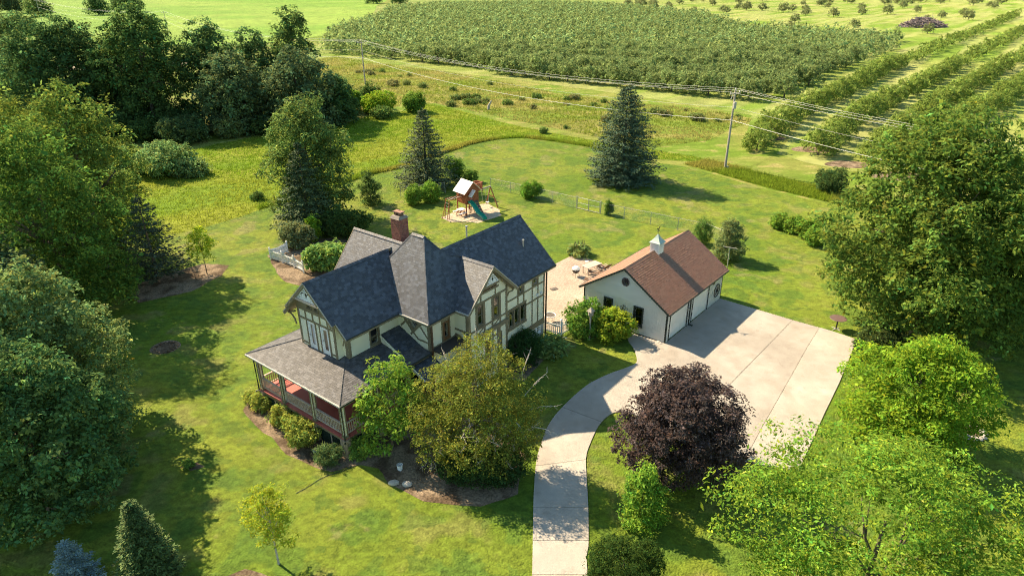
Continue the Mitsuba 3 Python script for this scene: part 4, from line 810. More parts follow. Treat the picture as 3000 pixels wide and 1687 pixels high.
def crown_lobes(x, y, z0, z1, R, seed, n=9, spread=0.55, skirt=1.0, taper=0.15):
    """A crown envelope from z0 to z1 of radius R as overlapping lobes."""
    r = np.random.default_rng(seed); h = z1 - z0; out = [(x, y, (z0 + z1) / 2, R * 0.55, R * 0.55, h * 0.42)]
    for k in range(n):
        a = k * 2.4 + r.uniform(-0.4, 0.4); t = (k + 0.5) / n; zz = z0 + h * (0.18 + 0.66 * t)
        env = math.sin(math.pi * min(1, max(0.12, 0.22 + 0.70 * t))) ** 0.7 * (1 - taper * t); q = R * env * spread * r.uniform(0.9, 1.25); rr = R * r.uniform(0.28, 0.46) * (0.75 + 0.35 * env)
        out.append((x + q * math.cos(a), y + q * math.sin(a), zz, rr, rr, rr * r.uniform(0.75, 0.95)))
    out.append((x + r.uniform(-0.1, 0.1) * R, y + r.uniform(-0.1, 0.1) * R, z1 - R * 0.32, R * 0.36, R * 0.36, R * 0.34))
    if z0 < 0.13 * z1:      # low boughs that sweep near the ground
        for k in range(7):
            a = k * 0.9 + r.uniform(-0.2, 0.2); rr = R * r.uniform(0.3, 0.42); q = skirt * R * r.uniform(0.48, 0.66); out.append((x + q * math.cos(a), y + q * math.sin(a), z0 + rr * 0.75, rr, rr, rr * 0.8))
    return out

def put_col(key, vfc, bsdf, smooth=False):
    return put(key, (vfc[0], vfc[1]), bsdf, color=vfc[2])

def trunk(key, x, y, z1, r0, lobes, seed, bark='m_bark', lean=(0, 0), nl=7):
    r = np.random.default_rng(seed); tx, ty = x + lean[0], y + lean[1]; m = Mesh()
    pts = [(x, y, -0.1), (x + lean[0] * 0.15, y + lean[1] * 0.15, z1 * 0.2), (x + lean[0] * 0.5, y + lean[1] * 0.5, z1 * 0.5), (tx, ty, z1)]
    m.tube(smooth_ring(pts, 3, False), np.linspace(r0, r0 * 0.25, 10), 8)
    for L in sorted(lobes, key=lambda q: -q[5] * q[3])[:nl]:
        s = r.uniform(0.3, 0.75); b = np.array([x + lean[0] * s, y + lean[1] * s, z1 * s]); e = np.array(L[:3]); e[2] = max(e[2], b[2] + 0.2)
        mid = (b + e) / 2 + r.normal(0, 0.06, 3) * np.linalg.norm(e - b); m.tube(smooth_ring([b, mid, e], 3, False), np.linspace(r0 * 0.4, r0 * 0.1, 7), 5)
        for _ in range(3):
            e2 = e + np.clip(r.normal(0, 0.3, 3), -0.5, 0.5) * np.array(L[3:]); m.tube([mid, (mid + e2) / 2 + r.normal(0, 0.1, 3), e2], [r0 * 0.18, r0 * 0.11, r0 * 0.04], 4, cap=False)
    return put(key + '__trunk', m, bark)

def tree(name, label, x, y, h, R, base, seed, cat='tree', group=None, z0=0.18, n=9, dens=1.0, size=0.3, cr=0.75, lobes=None, r0=None, bark='m_bark', leaf='m_leaf', lean=(0, 0), spread=0.55, trunk_top=0.8, per=34, skirt=1.0, **kw):
    k = thing(name, label, cat, group)
    lobes = lobes or crown_lobes(x + lean[0], y + lean[1], h * z0, h, R, seed, n, spread, skirt)
    area = sum(4 * math.pi * ((L[3] * L[4]) ** 1.6 / 3 + 2 * (L[3] * L[5]) ** 1.6 / 3) ** (1 / 1.6) for L in lobes) * 0.55
    nc = max(12, int(dens * area / (cr * cr * 1.3)))
    trunk(k, x, y, h * trunk_top, r0 or (0.022 * h + 0.03), lobes, seed + 1, bark, lean)
    put_col(k + '__crown', foliage(lobes, nc, per, cr, size, base, seed, **kw), leaf)
    return k

def shrub(name, label, x, y, h, R, base, seed, cat='shrub', group=None, size=0.16, cr=0.28, dens=1.0, per=26, ry=None, leaf='m_leaf', lobes=None, nl=6, **kw):
    k = thing(name, label, cat, group); r = np.random.default_rng(seed); ry = ry or R
    if lobes is None:
        lobes = [(x, y, h * 0.45, R * 0.8, ry * 0.8, h * 0.5)]
        for i in range(nl): a = i * 2 * math.pi / nl + r.uniform(-0.3, 0.3); q = r.uniform(0.4, 0.62); lobes.append((x + R * q * math.cos(a), y + ry * q * math.sin(a), h * r.uniform(0.3, 0.62), R * 0.42, ry * 0.42, h * 0.36))
    area = sum(4 * math.pi * ((L[3] * L[4]) ** 1.6 / 3 + 2 * (L[3] * L[5]) ** 1.6 / 3) ** (1 / 1.6) for L in lobes) * 0.6
    nc = max(10, int(dens * area / (cr * cr * 1.3))); m = Mesh()
    for i in range(7):
        L = lobes[i % len(lobes)]; b = (x + r.normal(0, 0.08 * R), y + r.normal(0, 0.08 * R), -0.05); e = (L[0], L[1], L[2] + 0.5 * L[5]); m.tube([b, ((b[0] + e[0]) / 2, (b[1] + e[1]) / 2, e[2] * 0.6), e], [0.035, 0.025, 0.01], 5, cap=False)
    put(k + '__stem', m, 'm_bark')
    put_col(k + '__leaves', foliage(lobes, nc, per, cr, size, base, seed, low=-1, **kw), leaf)
    return k

def conifer(name, label, x, y, h, R, base, seed, cat='spruce tree', whorls=26, nb=15, droop=0.35, z0=0.03, gap=0.0, prof=0.85, size=0.34, sprays=13, wid=0.34, up=0.0, group=None, rows=2, var=0.2, top_h=0.6):
    """A conifer: whorls of boughs, each bough a feather of needle sprays."""
    k = thing(name, label, cat, group); r = np.random.default_rng(seed)
    put(k + '__trunk', Mesh().tube([(x, y, -0.1), (x, y, h * 0.5), (x, y, h * 0.985)], [0.022 * h, 0.013 * h, 0.012], 7), 'm_bark')
    P, D, N, L, C = [], [], [], [], []
    for w in range(whorls):
        t = (w + 0.4 * r.random()) / whorls; zb = h * (z0 + (1 - z0) * t); len_ = R * (1 - t) ** prof * (0.8 + 0.2 * min(1, t / 0.12)) + 0.10
        k_n = max(5, int(nb * (0.45 + 0.55 * (1 - t))))
        for b in range(k_n):
            if r.random() < gap: continue
            a = 2 * np.pi * (b + r.random() * 0.8) / k_n + w * 0.7; ll = len_ * r.uniform(0.72, 1.12); zz = zb + r.normal(0, 0.2 * h / whorls)
            dr_ = droop * r.uniform(0.7, 1.3) * (1 - 0.8 * t) - up; s = np.linspace(0.18, 1.0, sprays); hz = np.array([math.cos(a), math.sin(a), 0]); lat = np.array([-math.sin(a), math.cos(a), 0])
            spine = np.array([x, y, zz]) + hz * (s * ll)[:, None] + np.array([0, 0, 1.0]) * (-(dr_ * ll) * s ** 1.3 + 0.16 * ll * s ** 3)[:, None]
            bc = np.exp(r.normal(0, 0.16))
            for side in (-1, 0, 1):
                for _ in range(rows if side else 1):
                    q = spine + r.normal(0, 0.035, spine.shape) * (1 + ll * 0.25); ww = wid * (1.15 - s) * ll * r.uniform(0.35, 1.0, sprays)
                    p = q + lat * (side * ww * r.uniform(0, 0.75, sprays))[:, None] - np.array([0, 0, 1.0]) * (abs(side) * ww * 0.25)[:, None]
                    dd = unit(hz * 0.8 + lat * side * r.uniform(0.4, 1.0, (sprays, 1)) + np.array([0, 0, 1.0]) * r.normal(-0.1 - 0.3 * dr_, 0.28, (sprays, 1)))
                    P.append(p); D.append(dd); N.append(unit(np.array([0, 0, 1.0]) + r.normal(0, 0.45, p.shape))); L.append(size * r.uniform(0.7, 1.3, sprays) * (0.55 + 0.45 * (1 - t))); C.append(np.full(sprays, bc))
    for i in range(14): P.append(np.array([[x, y, h * (1 - top_h * 0.1 * (i % 5) / 5)]])); a = i * 2.4; D.append(unit(np.array([[math.cos(a), math.sin(a), 1.0]]))); N.append(unit(np.array([[math.cos(a), math.sin(a), 0.2]]))); L.append(np.array([size * 0.8])); C.append(np.ones(1))
    P, D, N, L, C = np.vstack(P), np.vstack(D), np.vstack(N), np.concatenate(L), np.concatenate(C)
    N = unit(N - D * (N * D).sum(1, keepdims=True)); ok = P[:, 2] > 0.06
    v, f = leaf_mesh(P[ok], D[ok], N[ok], L[ok], L[ok] * 0.42, 0.12)
    put_col(k + '__boughs', (v, f, np.repeat(tint(r, len(P), np.array(base) * 2.1, var, 0.10)[ok] * C[ok][:, None], 4, 0)), 'm_needle')
    return k

def blades(poly, n, h, w, base, seed, hv=0.35, clump=5, patch=None, lean=0.35):
    """Tufts of grass blades inside a polygon."""
    r = np.random.default_rng(seed); x0, y0, x1, y1 = poly.bounds; P = np.empty((0, 2))
    while len(P) < n:
        q = r.uniform((x0, y0), (x1, y1), (n * 2, 2)); P = np.vstack([P, q[shapely.contains_xy(poly, q[:, 0], q[:, 1])]])
    P = P[:n]; big = 0.6 + 0.9 * meshkit.fbm(np.column_stack([P / 5.0, np.zeros(n)]), 3, seed); i = np.repeat(np.arange(n), clump); N = len(i)
    b = np.column_stack([P[i] + r.normal(0, 0.16, (N, 2)), np.zeros(N)]); a = r.uniform(0, 2 * np.pi, N); ln = r.normal(lean, 0.2, N); hh = h * big[i] * np.exp(r.normal(0, hv, N))
    d = np.column_stack([np.cos(a) * ln, np.sin(a) * ln, np.ones(N)]) * hh[:, None]; s = np.column_stack([-np.sin(a), np.cos(a), np.zeros(N)]) * (w * np.exp(r.normal(0, 0.3, N)))[:, None]
    v = np.stack([b - s, b + s, b + d], 1).reshape(-1, 3); f = np.arange(N * 3).reshape(-1, 3)
    t = meshkit.fbm(np.column_stack([P / 7.0, np.ones(n)]), 3, seed + 3); t = np.clip((t - 0.35) / 0.3, 0, 1)[i][:, None]
    c = 1.45 * (np.array(base[0]) * (1 - t) + np.array(base[1]) * t) * np.exp(r.normal(0, 0.2, (N, 1)))
    return v, f, np.repeat(c, 3, 0)

OAK, MAPLE, MAPLE2 = (0.040, 0.072, 0.030), (0.058, 0.100, 0.026), (0.062, 0.098, 0.040)
# the oaks at the upper left
for i, (x, y, h, R, s) in enumerate([(-90.6, 127.4, 14.6, 6.2, 1), (-77.1, 118.3, 19.0, 9.2, 2), (-62.8, 117.3, 20.3, 7.6, 3), (-53.7, 122.0, 18.0, 6.0, 4), (-47.7, 127.2, 15.9, 5.0, 5), (-41.3, 131.9, 19.6, 4.9, 6), (-36.7, 116.2, 13.4, 6.2, 7), (-47.3, 114.9, 13.6, 5.6, 8), (-31.5, 121.0, 8.5, 3.6, 9), (-68.5, 121.5, 15.5, 6.0, 10)]):
    tree('oak_tree', ['pale sided oak at the left end of the dark grove', 'largest dark oak at the left of the grove, broad crown', 'tallest round topped oak in the middle of the grove', 'dark oak with a domed crown right of the tallest oak', 'small oak filling the gap behind the grove, by the tall narrow one', 'tall narrow oak standing above the right end of the grove', 'grey green leaning crown at the right front of the grove', 'pale grey green oak in front of the grove centre', 'low dark tree at the right foot of the grove', 'shaded oak between the two biggest crowns of the grove'][i],
         x, y, h, R * 1.1, [(0.06, 0.085, 0.035), OAK, (0.045, 0.078, 0.028), OAK, OAK, (0.043, 0.072, 0.026), (0.062, 0.088, 0.048), (0.068, 0.096, 0.050), OAK, (0.035, 0.062, 0.024)][i], 200 + s, z0=0.02, n=14, size=0.46, cr=0.95, per=26, dens=0.85, r0=0.4, asp=0.6)
# the big maples of the left side
tree('maple_tree', 'huge sunlit maple at the upper left edge of the lawn', -37.6, 56.0, 16.6, 5.6, (0.078, 0.108, 0.028), 301, z0=0.06, n=17, size=0.27, cr=0.66, per=34, dens=0.72, r0=0.5)
tree('maple_tree', 'dark maple whose boughs hang over the shaded lawn at left', -34.4, 46.0, 15.6, 5.3, (0.052, 0.090, 0.022), 302, z0=0.05, n=18, size=0.25, cr=0.62, per=34, dens=0.72, r0=0.45)
tree('maple_tree', 'yellowish maple at the left edge beside the huge maple', -44.0, 58.0, 15.6, 6.2, (0.085, 0.112, 0.026), 325, z0=0.05, n=15, size=0.27, cr=0.66, per=32, dens=0.72, r0=0.4)
tree('maple_tree', 'sunlit grey green maple at the lower left, farther of the nearest two', -26.0, 31.0, 11.2, 4.5, (0.090, 0.126, 0.056), 303, z0=0.06, n=18, size=0.21, cr=0.48, per=36, dens=0.8, r0=0.35)
tree('maple_tree', 'nearest dark green maple at the lower left edge', -23.4, 25.4, 9.4, 4.5, (0.055, 0.096, 0.040), 326, z0=0.05, n=18, size=0.20, cr=0.46, per=36, dens=0.8, r0=0.35)
tree('maple_tree', 'silvery maple crown behind the nearest one at the left edge', -35.5, 40.5, 9.2, 4.4, (0.075, 0.105, 0.062), 304, z0=0.12, n=11, size=0.22, cr=0.5, per=34, r0=0.3)
conifer('pine_tree', 'thin dark pine with a bare trunk in the tree shade', -31.2, 52.6, 7.9, 3.2, (0.030, 0.040, 0.024), 305, cat='pine tree', whorls=15, nb=11, droop=0.05, gap=0.25, z0=0.12, prof=0.75, size=0.34, sprays=11)
tree('sapling', 'bright lime sapling in a mulch ring left of the house', -27.6, 54.2, 4.6, 1.45, (0.165, 0.230, 0.022), 306, z0=0.22, n=8, size=0.15, cr=0.3, per=20, dens=0.75, r0=0.05)
tree('deciduous_tree', 'olive green tree rising behind the brown spruce', -21.8, 69.0, 13.4, 4.7, (0.068, 0.100, 0.034), 307, z0=0.05, n=13, size=0.28, cr=0.62, per=30, r0=0.25, spread=0.6)
conifer('spruce_tree', 'thinning brownish spruce left of the chimney', -21.4, 65.4, 9.3, 3.7, (0.038, 0.058, 0.026), 308, whorls=26, nb=14, droop=0.35, gap=0.05, prof=0.8)
conifer('spruce_tree', 'green spruce behind the play set', -10.8, 81.3, 9.8, 4.3, (0.042, 0.058, 0.030), 309, whorls=28, nb=15, droop=0.30, prof=0.8)
conifer('spruce_tree', 'wide dark blue green spruce alone on the back lawn', 14.4, 82.9, 12.0, 5.1, (0.032, 0.054, 0.032), 310, whorls=36, nb=20, droop=0.28, prof=0.58, size=0.36, sprays=14)
tree('maple_tree', 'great round maple at the right edge beyond the driveway', 29.4, 41.6, 16.6, 7.2, (0.064, 0.098, 0.024), 311, skirt=0.72, z0=0.06, n=22, size=0.26, cr=0.58, per=34, dens=0.72, r0=0.5)
tree('deciduous_tree', 'lower dark tree at the right edge below the great maple', 37.5, 43.5, 9.8, 4.4, (0.048, 0.085, 0.022), 312, z0=0.03, n=12, size=0.23, cr=0.52, per=32, r0=0.3)
shrub('yew_bush', 'dark low shrub under the left side of the great maple', 25.4, 39.2, 2.8, 1.6, (0.030, 0.045, 0.018), 313, size=0.16, cr=0.3)
tree('plum_tree', 'round purple leaved plum tree beside the driveway curve', 8.8, 27.6, 6.3, 3.3, (0.047, 0.036, 0.044), 314, cat='plum tree', z0=0.12, n=17, size=0.135, cr=0.30, per=34, dens=0.85, r0=0.16, hue=0.10, spread=0.62)
tree('locust_tree', 'bright yellow green tree at the right corner of the driveway', 21.8, 29.4, 7.2, 3.9, (0.092, 0.150, 0.018), 315, z0=0.06, n=14, size=0.19, cr=0.42, per=34, dens=0.9, r0=0.14, asp=0.42)
lb = [(12.6, 17.6, 6.3, 3.6, 3.2, 2.6), (10.2, 17.8, 6.6, 2.3, 2.2, 1.7), (8.9, 18.6, 6.0, 1.6, 1.5, 1.3), (14.6, 18.4, 7.0, 2.4, 2.2, 1.8), (16.9, 17.6, 6.0, 2.3, 2.1, 1.7), (17.6, 16.3, 5.0, 1.9, 1.8, 1.5), (12.2, 19.7, 7.2, 2.2, 1.9, 1.6), (11.5, 15.6, 5.4, 2.4, 2.2, 1.8), (15.0, 15.6, 5.6, 2.6, 2.2, 1.9), (13.2, 17.0, 8.4, 1.9, 1.8, 1.4), (10.9, 19.6, 7.0, 1.3, 1.2, 1.2), (9.9, 16.3, 4.6, 1.6, 1.5, 1.3), (15.6, 20.0, 6.4, 1.8, 1.6, 1.3), (12.0, 14.0, 4.2, 2.4, 2.0, 1.6), (16.5, 14.4, 4.2, 2.2, 2.0, 1.6)]
tree('walnut_tree', 'broad light green tree filling the lower right corner', 13.2, 17.4, 9.0, 6.5, (0.084, 0.138, 0.022), 316, lobes=lb, size=0.145, cr=0.50, per=44, dens=0.85, r0=0.2, asp=0.42, inner=0.5, trunk_top=0.75, var=0.3)
tree('sapling', 'leafy green bush tree between drive and lower right tree', 6.25, 24.2, 3.4, 1.2, (0.085, 0.150, 0.026), 317, z0=0.05, n=9, size=0.12, cr=0.24, per=28, r0=0.06)
shrub('yew_bush', 'dense dark yew at the bottom edge right of the drive', 4.85, 20.2, 2.5, 1.75, (0.022, 0.042, 0.012), 318, size=0.075, cr=0.16, per=34, asp=0.4, nl=9, dens=0.9)
tree('young_tree', 'thin young tree with yellow green leaves on the front lawn', -10.75, 21.7, 4.5, 1.35, (0.160, 0.190, 0.022), 319, z0=0.26, n=9, size=0.12, cr=0.24, per=22, dens=0.7, r0=0.06, asp=0.4, bark='m_deadwood')
conifer('cedar_tree', 'olive arborvitae at the bottom left edge', -15.7, 20.4, 5.0, 1.2, (0.038, 0.060, 0.018), 320, cat='cedar tree', whorls=34, nb=16, droop=-0.25, prof=0.75, size=0.2, sprays=9, wid=0.4)
conifer('blue_spruce', 'small silvery blue spruce at the bottom left corner', -19.2, 20.6, 2.6, 0.95, (0.075, 0.110, 0.115), 321, whorls=16, nb=12, droop=0.0, prof=0.75, size=0.15, sprays=9, wid=0.4)
yl = [(-1.9, 28.6, 4.6, 2.3, 2.0, 2.2), (-3.7, 28.9, 4.0, 1.7, 1.6, 1.7), (-0.3, 28.4, 3.8, 1.8, 1.7, 1.7), (-1.6, 29.3, 6.2, 1.4, 1.3, 1.4), (-3.9, 27.5, 2.0, 1.3, 1.2, 1.2), (-0.7, 27.0, 2.0, 1.4, 1.2, 1.1), (0.5, 28.0, 2.0, 1.0, 1.0, 1.1), (-2.4, 26.8, 2.2, 1.4, 1.2, 1.1), (-0.6, 29.2, 5.4, 1.3, 1.3, 1.2), (-2.9, 29.2, 5.3, 1.3, 1.3, 1.2), (-2.2, 27.2, 3.4, 1.7, 1.5, 1.4), (0.2, 27.9, 3.0, 1.2, 1.2, 1.3), (-4.2, 28.0, 3.1, 1.3, 1.3, 1.2), (-1.6, 29.7, 6.5, 0.8, 0.8, 0.8)]
yk = tree('crabapple_tree', 'sparse yellowish tree with dead twigs before the house entry', -1.9, 28.5, 7.6, 3.1, (0.098, 0.112, 0.026), 322, lobes=yl, size=0.11, cr=0.36, per=36, dens=1.0, r0=0.16, asp=0.5, hue=0.13, var=0.3, inner=0.35)
r = np.random.default_rng(5); m = Mesh()
for i in range(46):
    L = yl[r.integers(len(yl))]; e = unit(r.normal(0, 1, 3) + [0.1, -0.5, -0.1]); p = np.array(L[:3]) + e * np.array(L[3:]) * 0.75; q = p + e * r.uniform(0.35, 0.95) + r.normal(0, 0.12, 3)
    m.tube([p, (p + q) / 2 + r.normal(0, 0.06, 3), q], [0.018, 0.012, 0.004], 4, cap=False)
    for _ in range(4): s = p + (q - p) * r.uniform(0.3, 0.9); m.tube([s, s + r.normal(0, 0.18, 3)], [0.008, 0.003], 3, cap=False)
for b, e in (((0.6, 28.8, 4.2), (1.9, 29.6, 5.2)), ((0.8, 28.4, 3.6), (2.3, 28.2, 4.0)), ((0.5, 29.2, 5.2), (1.0, 30.2, 6.3)), ((1.0, 27.8, 3.0), (2.4, 27.0, 3.0))):
    b, e = np.array(b), np.array(e); m.tube([b, (b + e) / 2 + [0, 0, 0.12], e], [0.03, 0.02, 0.006], 5, cap=False)
    for _ in range(9): s = b + (e - b) * r.uniform(0.35, 1.0); t = s + unit(e - b) * 0.25 + r.normal(0, 0.2, 3); m.tube([s, t], [0.010, 0.003], 3, cap=False)
put(yk + '__dead_twigs', m, 'm_deadwood', kind='stuff')
shrub('yew_bush', 'dark evergreen mass under the yellowish tree', -1.6, 27.2, 2.3, 2.7, (0.026, 0.050, 0.020), 323, ry=1.5, size=0.10, cr=0.22, per=30, asp=0.4, nl=8)
al = [(-6.9, 29.5, 3.2, 1.15, 1.0, 1.5), (-7.6, 29.4, 2.6, 0.9, 0.9, 1.0), (-6.2, 29.6, 4.2, 0.9, 0.8, 0.9), (-7.2, 29.9, 4.9, 0.6, 0.6, 0.8), (-6.3, 30.1, 5.3, 0.5, 0.5, 0.7), (-6.0, 29.0, 2.2, 1.0, 0.9, 1.0), (-7.4, 29.0, 1.5, 1.0, 0.8, 0.9), (-5.5, 29.3, 3.2, 0.9, 0.8, 0.9), (-8.2, 29.7, 3.3, 0.6, 0.6, 0.6)]
tree('sumac_tree', 'bright green feathery tree at the porch corner', -6.8, 29.6, 6.0, 1.8, (0.105, 0.168, 0.030), 324, lobes=al, size=0.21, cr=0.36, per=30, dens=0.8, r0=0.08, asp=0.34, droop=0.5)
shrub('yew_bush', 'rounded dark green yew beside the house entry', 0.75, 39.1, 2.6, 1.4, (0.022, 0.050, 0.018), 325, size=0.085, cr=0.2, per=32, asp=0.45, nl=8)
shrub('hosta', 'pale green arching clump by the picket gate', 2.7, 40.4, 0.95, 1.25, (0.105, 0.150, 0.060), 326, cat='plant', size=0.42, cr=0.3, per=12, asp=0.28, droop=0.5, dens=0.9)
hl1 = [(5.4, 43.0, 1.2, 1.3, 1.1, 1.1), (4.9, 43.4, 1.4, 0.9, 0.8, 0.9), (5.9, 43.4, 1.8, 0.9, 0.9, 0.8), (5.3, 42.4, 0.9, 1.1, 0.9, 0.9), (6.1, 42.8, 1.2, 0.9, 0.8, 1.0)]
hl2 = [(7.2, 42.5, 1.0, 1.1, 1.0, 0.95), (6.8, 42.7, 1.25, 0.9, 0.8, 0.8), (7.6, 42.7, 1.4, 0.8, 0.7, 0.8), (8.1, 42.0, 1.2, 0.8, 0.8, 0.9), (7.1, 41.7, 0.8, 1.0, 0.8, 0.8)]
shrub('hedge_bush', 'darker left bush of the pair by the garage gable', 5.4, 43.0, 3.0, 1.5, (0.062, 0.118, 0.024), 327, lobes=hl1, size=0.15, cr=0.28)
shrub('hedge_bush', 'yellow green right bush of the pair by the garage gable', 7.3, 42.4, 3.1, 1.5, (0.120, 0.165, 0.022), 328, lobes=hl2, size=0.17, cr=0.28)
for i, (x, y, h, R, l) in enumerate([(-15.6, 33.7, 1.1, 0.75, 'small ragged shrub at the left end of the porch bed'), (-13.8, 32.2, 1.3, 0.85, 'yellow green shrub second from the left in the porch bed'), (-12.9, 31.6, 1.2, 0.7, 'shrub against the lattice in the middle of the porch bed'), (-12.0, 30.3, 1.6, 0.95, 'largest yellow green shrub before the porch lattice'), (-16.4, 34.6, 0.7, 0.6, 'low green plant at the far left corner of the porch')]):
    shrub('porch_shrub', l, x, y, h, R, (0.130, 0.155, 0.040), 330 + i, size=0.12, cr=0.22, dens=0.85)
shrub('lavender_bush', 'dark grey green lavender clump at the porch bed tip', -10.2, 28.7, 0.95, 0.8, (0.055, 0.085, 0.040), 336, size=0.17, cr=0.2, asp=0.2, upw=0.1, flat_=0.2, droop=-0.8)
shrub('porch_shrub', 'small leafy shrub under the porch corner pier', -8.6, 29.2, 1.1, 0.6, (0.095, 0.150, 0.035), 337, size=0.11, cr=0.2)
shrub('viburnum_bush', 'pale grey green shrub behind the left picket fence', -21.3, 60.9, 2.6, 1.7, (0.105, 0.125, 0.070), 338, size=0.16, cr=0.28)
shrub('viburnum_bush', 'lime green shoots beside the pale grey shrub', -20.2, 62.4, 2.9, 0.8, (0.110, 0.185, 0.022), 339, size=0.16, cr=0.25, dens=0.8)
shrub('lilac_bush', 'wide dark shrub in shade left of the chimney', -17.2, 63.6, 2.9, 2.9, (0.038, 0.066, 0.022), 340, size=0.17, cr=0.3, ry=1.8)
shrub('hydrangea_bush', 'large leaved pale green shrub behind the porch roof', -16.6, 55.4, 2.6, 2.7, (0.105, 0.165, 0.055), 341, size=0.30, cr=0.34, per=22, asp=0.6, ry=1.6)
tree('small_tree', 'small round tree by the mown edge left of the play set', -16.6, 74.3, 3.9, 1.35, (0.048, 0.075, 0.028), 342, z0=0.06, n=8, size=0.16, cr=0.32, per=26, r0=0.06)
for i, (x, y, h, R, l, c) in enumerate([(-11.5, 74.0, 2.6, 1.05, 'left light green bush by the play set', (0.09, 0.15, 0.03)), (-9.6, 75.0, 2.7, 1.2, 'right light green bush by the play set', (0.085, 0.15, 0.028)), (2.4, 76.2, 2.3, 1.3, 'round green bush before the chain link fence', (0.07, 0.13, 0.022)), (-5.2, 83.2, 1.8, 0.95, 'small round tree behind the play tower', (0.065, 0.11, 0.026)), (-7.4, 84.8, 3.0, 1.4, 'leafy tree right of the green spruce', (0.065, 0.115, 0.025))]):
    shrub('round_bush', l, x, y, h, R, c, 350 + i, size=0.16, cr=0.28)
shrub('canna_clump', 'broad leaved plant clump with dark spikes at the patio edge', 6.5, 58.2, 0.95, 0.95, (0.110, 0.140, 0.055), 356, cat='plant', size=0.42, cr=0.26, per=10, asp=0.42, dens=0.8)
r = np.random.default_rng(8); m = Mesh()
for i in range(8): a = i * 0.785; x, y = 6.5 + 0.5 * math.cos(a), 58.3 + 0.4 * math.sin(a); m.tube([(x, y, 0.2), (x + r.normal(0, 0.04), y, r.uniform(1.1, 1.5))], [0.015, 0.03], 5)
put('canna_clump__seed_head', m, 'm_iron')
shrub('fence_shrub', 'thin green shrub by the gate of the chain link fence', 10.9, 69.9, 1.9, 0.45, (0.06, 0.10, 0.025), 357, size=0.13, cr=0.2)
shrub('juniper_bush', 'upright dark green juniper behind the garage', 19.0, 60.8, 2.9, 0.95, (0.045, 0.085, 0.024), 358, size=0.13, cr=0.24, asp=0.3)
tree('crabapple_tree', 'rounded grey green small tree behind the garage corner', 20.4, 57.0, 3.9, 1.6, (0.085, 0.110, 0.055), 359, z0=0.06, n=10, size=0.15, cr=0.3, per=28, r0=0.09)
shrub('field_bush', 'dark round bush on the orchard headland', 39.3, 78.2, 3.0, 2.2, (0.042, 0.070, 0.026), 360, size=0.18, cr=0.34)
for i, (x, y, h, R) in enumerate([(28.3, 65.4, 1.5, 1.0), (29.3, 64.2, 1.7, 1.1), (30.3, 62.6, 1.9, 1.2), (30.0, 60.6, 1.6, 1.0)]):
    shrub('grape_vine', ['far end of the leafy vine row left of the great maple', 'second leafy vine from the far end left of the great maple', 'third vine, tallest of the row by the great maple', 'nearest vine of the row by the great maple'][i], x, y, h, R, (0.085, 0.140, 0.026), 361 + i, size=0.2, cr=0.3, cat='vine')
for i, (x, y, h, R, c, l) in enumerate([(-47.2, 88.0, 4.6, 4.3, (0.095, 0.145, 0.062), 'broad sumac thicket left of the meadow'), (-43.5, 87.0, 2.3, 2.4, (0.095, 0.135, 0.060), 'lower right end of the sumac thicket'), (-53.5, 87.5, 4.2, 3.2, (0.090, 0.140, 0.052), 'sumac clump between maple and thicket'), (-49.8, 80.2, 2.6, 2.8, (0.085, 0.125, 0.040), 'sunny scrub before the sumac thicket'), (-53.4, 107.5, 4.2, 4.6, (0.050, 0.078, 0.036), 'grey scrub under the pale oak'),
    (-47.2, 110.0, 3.8, 2.3, (0.100, 0.125, 0.055), 'pale willow like shrub at the oaks foot'), (-42.0, 113.0, 3.2, 2.8, (0.055, 0.085, 0.030), 'dark scrub right of the pale shrub'), (-38.6, 111.5, 2.6, 2.2, (0.110, 0.170, 0.020), 'lime bush behind the olive tree'), (-69.0, 114.0, 2.9, 2.6, (0.110, 0.165, 0.022), 'lime bush in shade below the biggest oak'), (-61.0, 108.5, 3.4, 3.4, (0.045, 0.075, 0.025), 'dark bush at the left foot of the grove'),
    (-32.6, 133.0, 5.0, 3.6, (0.085, 0.140, 0.022), 'bright tree left in the bush group by the far pole'), (-26.0, 131.0, 4.4, 3.4, (0.120, 0.180, 0.020), 'yellow green bush in the middle of that group'), (-28.8, 137.5, 5.2, 2.6, (0.045, 0.075, 0.025), 'dark tree directly before the far utility pole'), (-19.2, 132.5, 4.0, 2.5, (0.070, 0.120, 0.024), 'round tree at the right end of the bush group'), (-24.6, 126.5, 2.2, 2.0, (0.070, 0.110, 0.035), 'low bush at the front of the bush group'), (-34.5, 125.0, 3.6, 3.0, (0.045, 0.080, 0.022), 'shaded bush between grove and bush group'), (-62.0, 92.0, 5.5, 4.6, (0.060, 0.100, 0.032), 'dark scrub tree behind the huge maple'), (-72.0, 101.0, 5.0, 4.8, (0.075, 0.115, 0.040), 'light scrub behind the huge maple, nearer the grove'), (-80.0, 108.0, 5.5, 5.0, (0.075, 0.115, 0.045), 'light scrub at the left edge before the grove'), (-66.0, 108.5, 4.0, 4.2, (0.035, 0.060, 0.022), 'dark undergrowth below the biggest oak'), (-57.0, 113.0, 4.2, 4.2, (0.032, 0.056, 0.020), 'dark undergrowth below the tallest oak'), (-73.0, 92.0, 4.5, 4.5, (0.080, 0.120, 0.045), 'pale scrub at the left edge above the huge maple')]):
    shrub('thicket_bush', l, x, y, h, R, c, 370 + i, size=0.30, cr=0.5, per=24, inner=0.4)
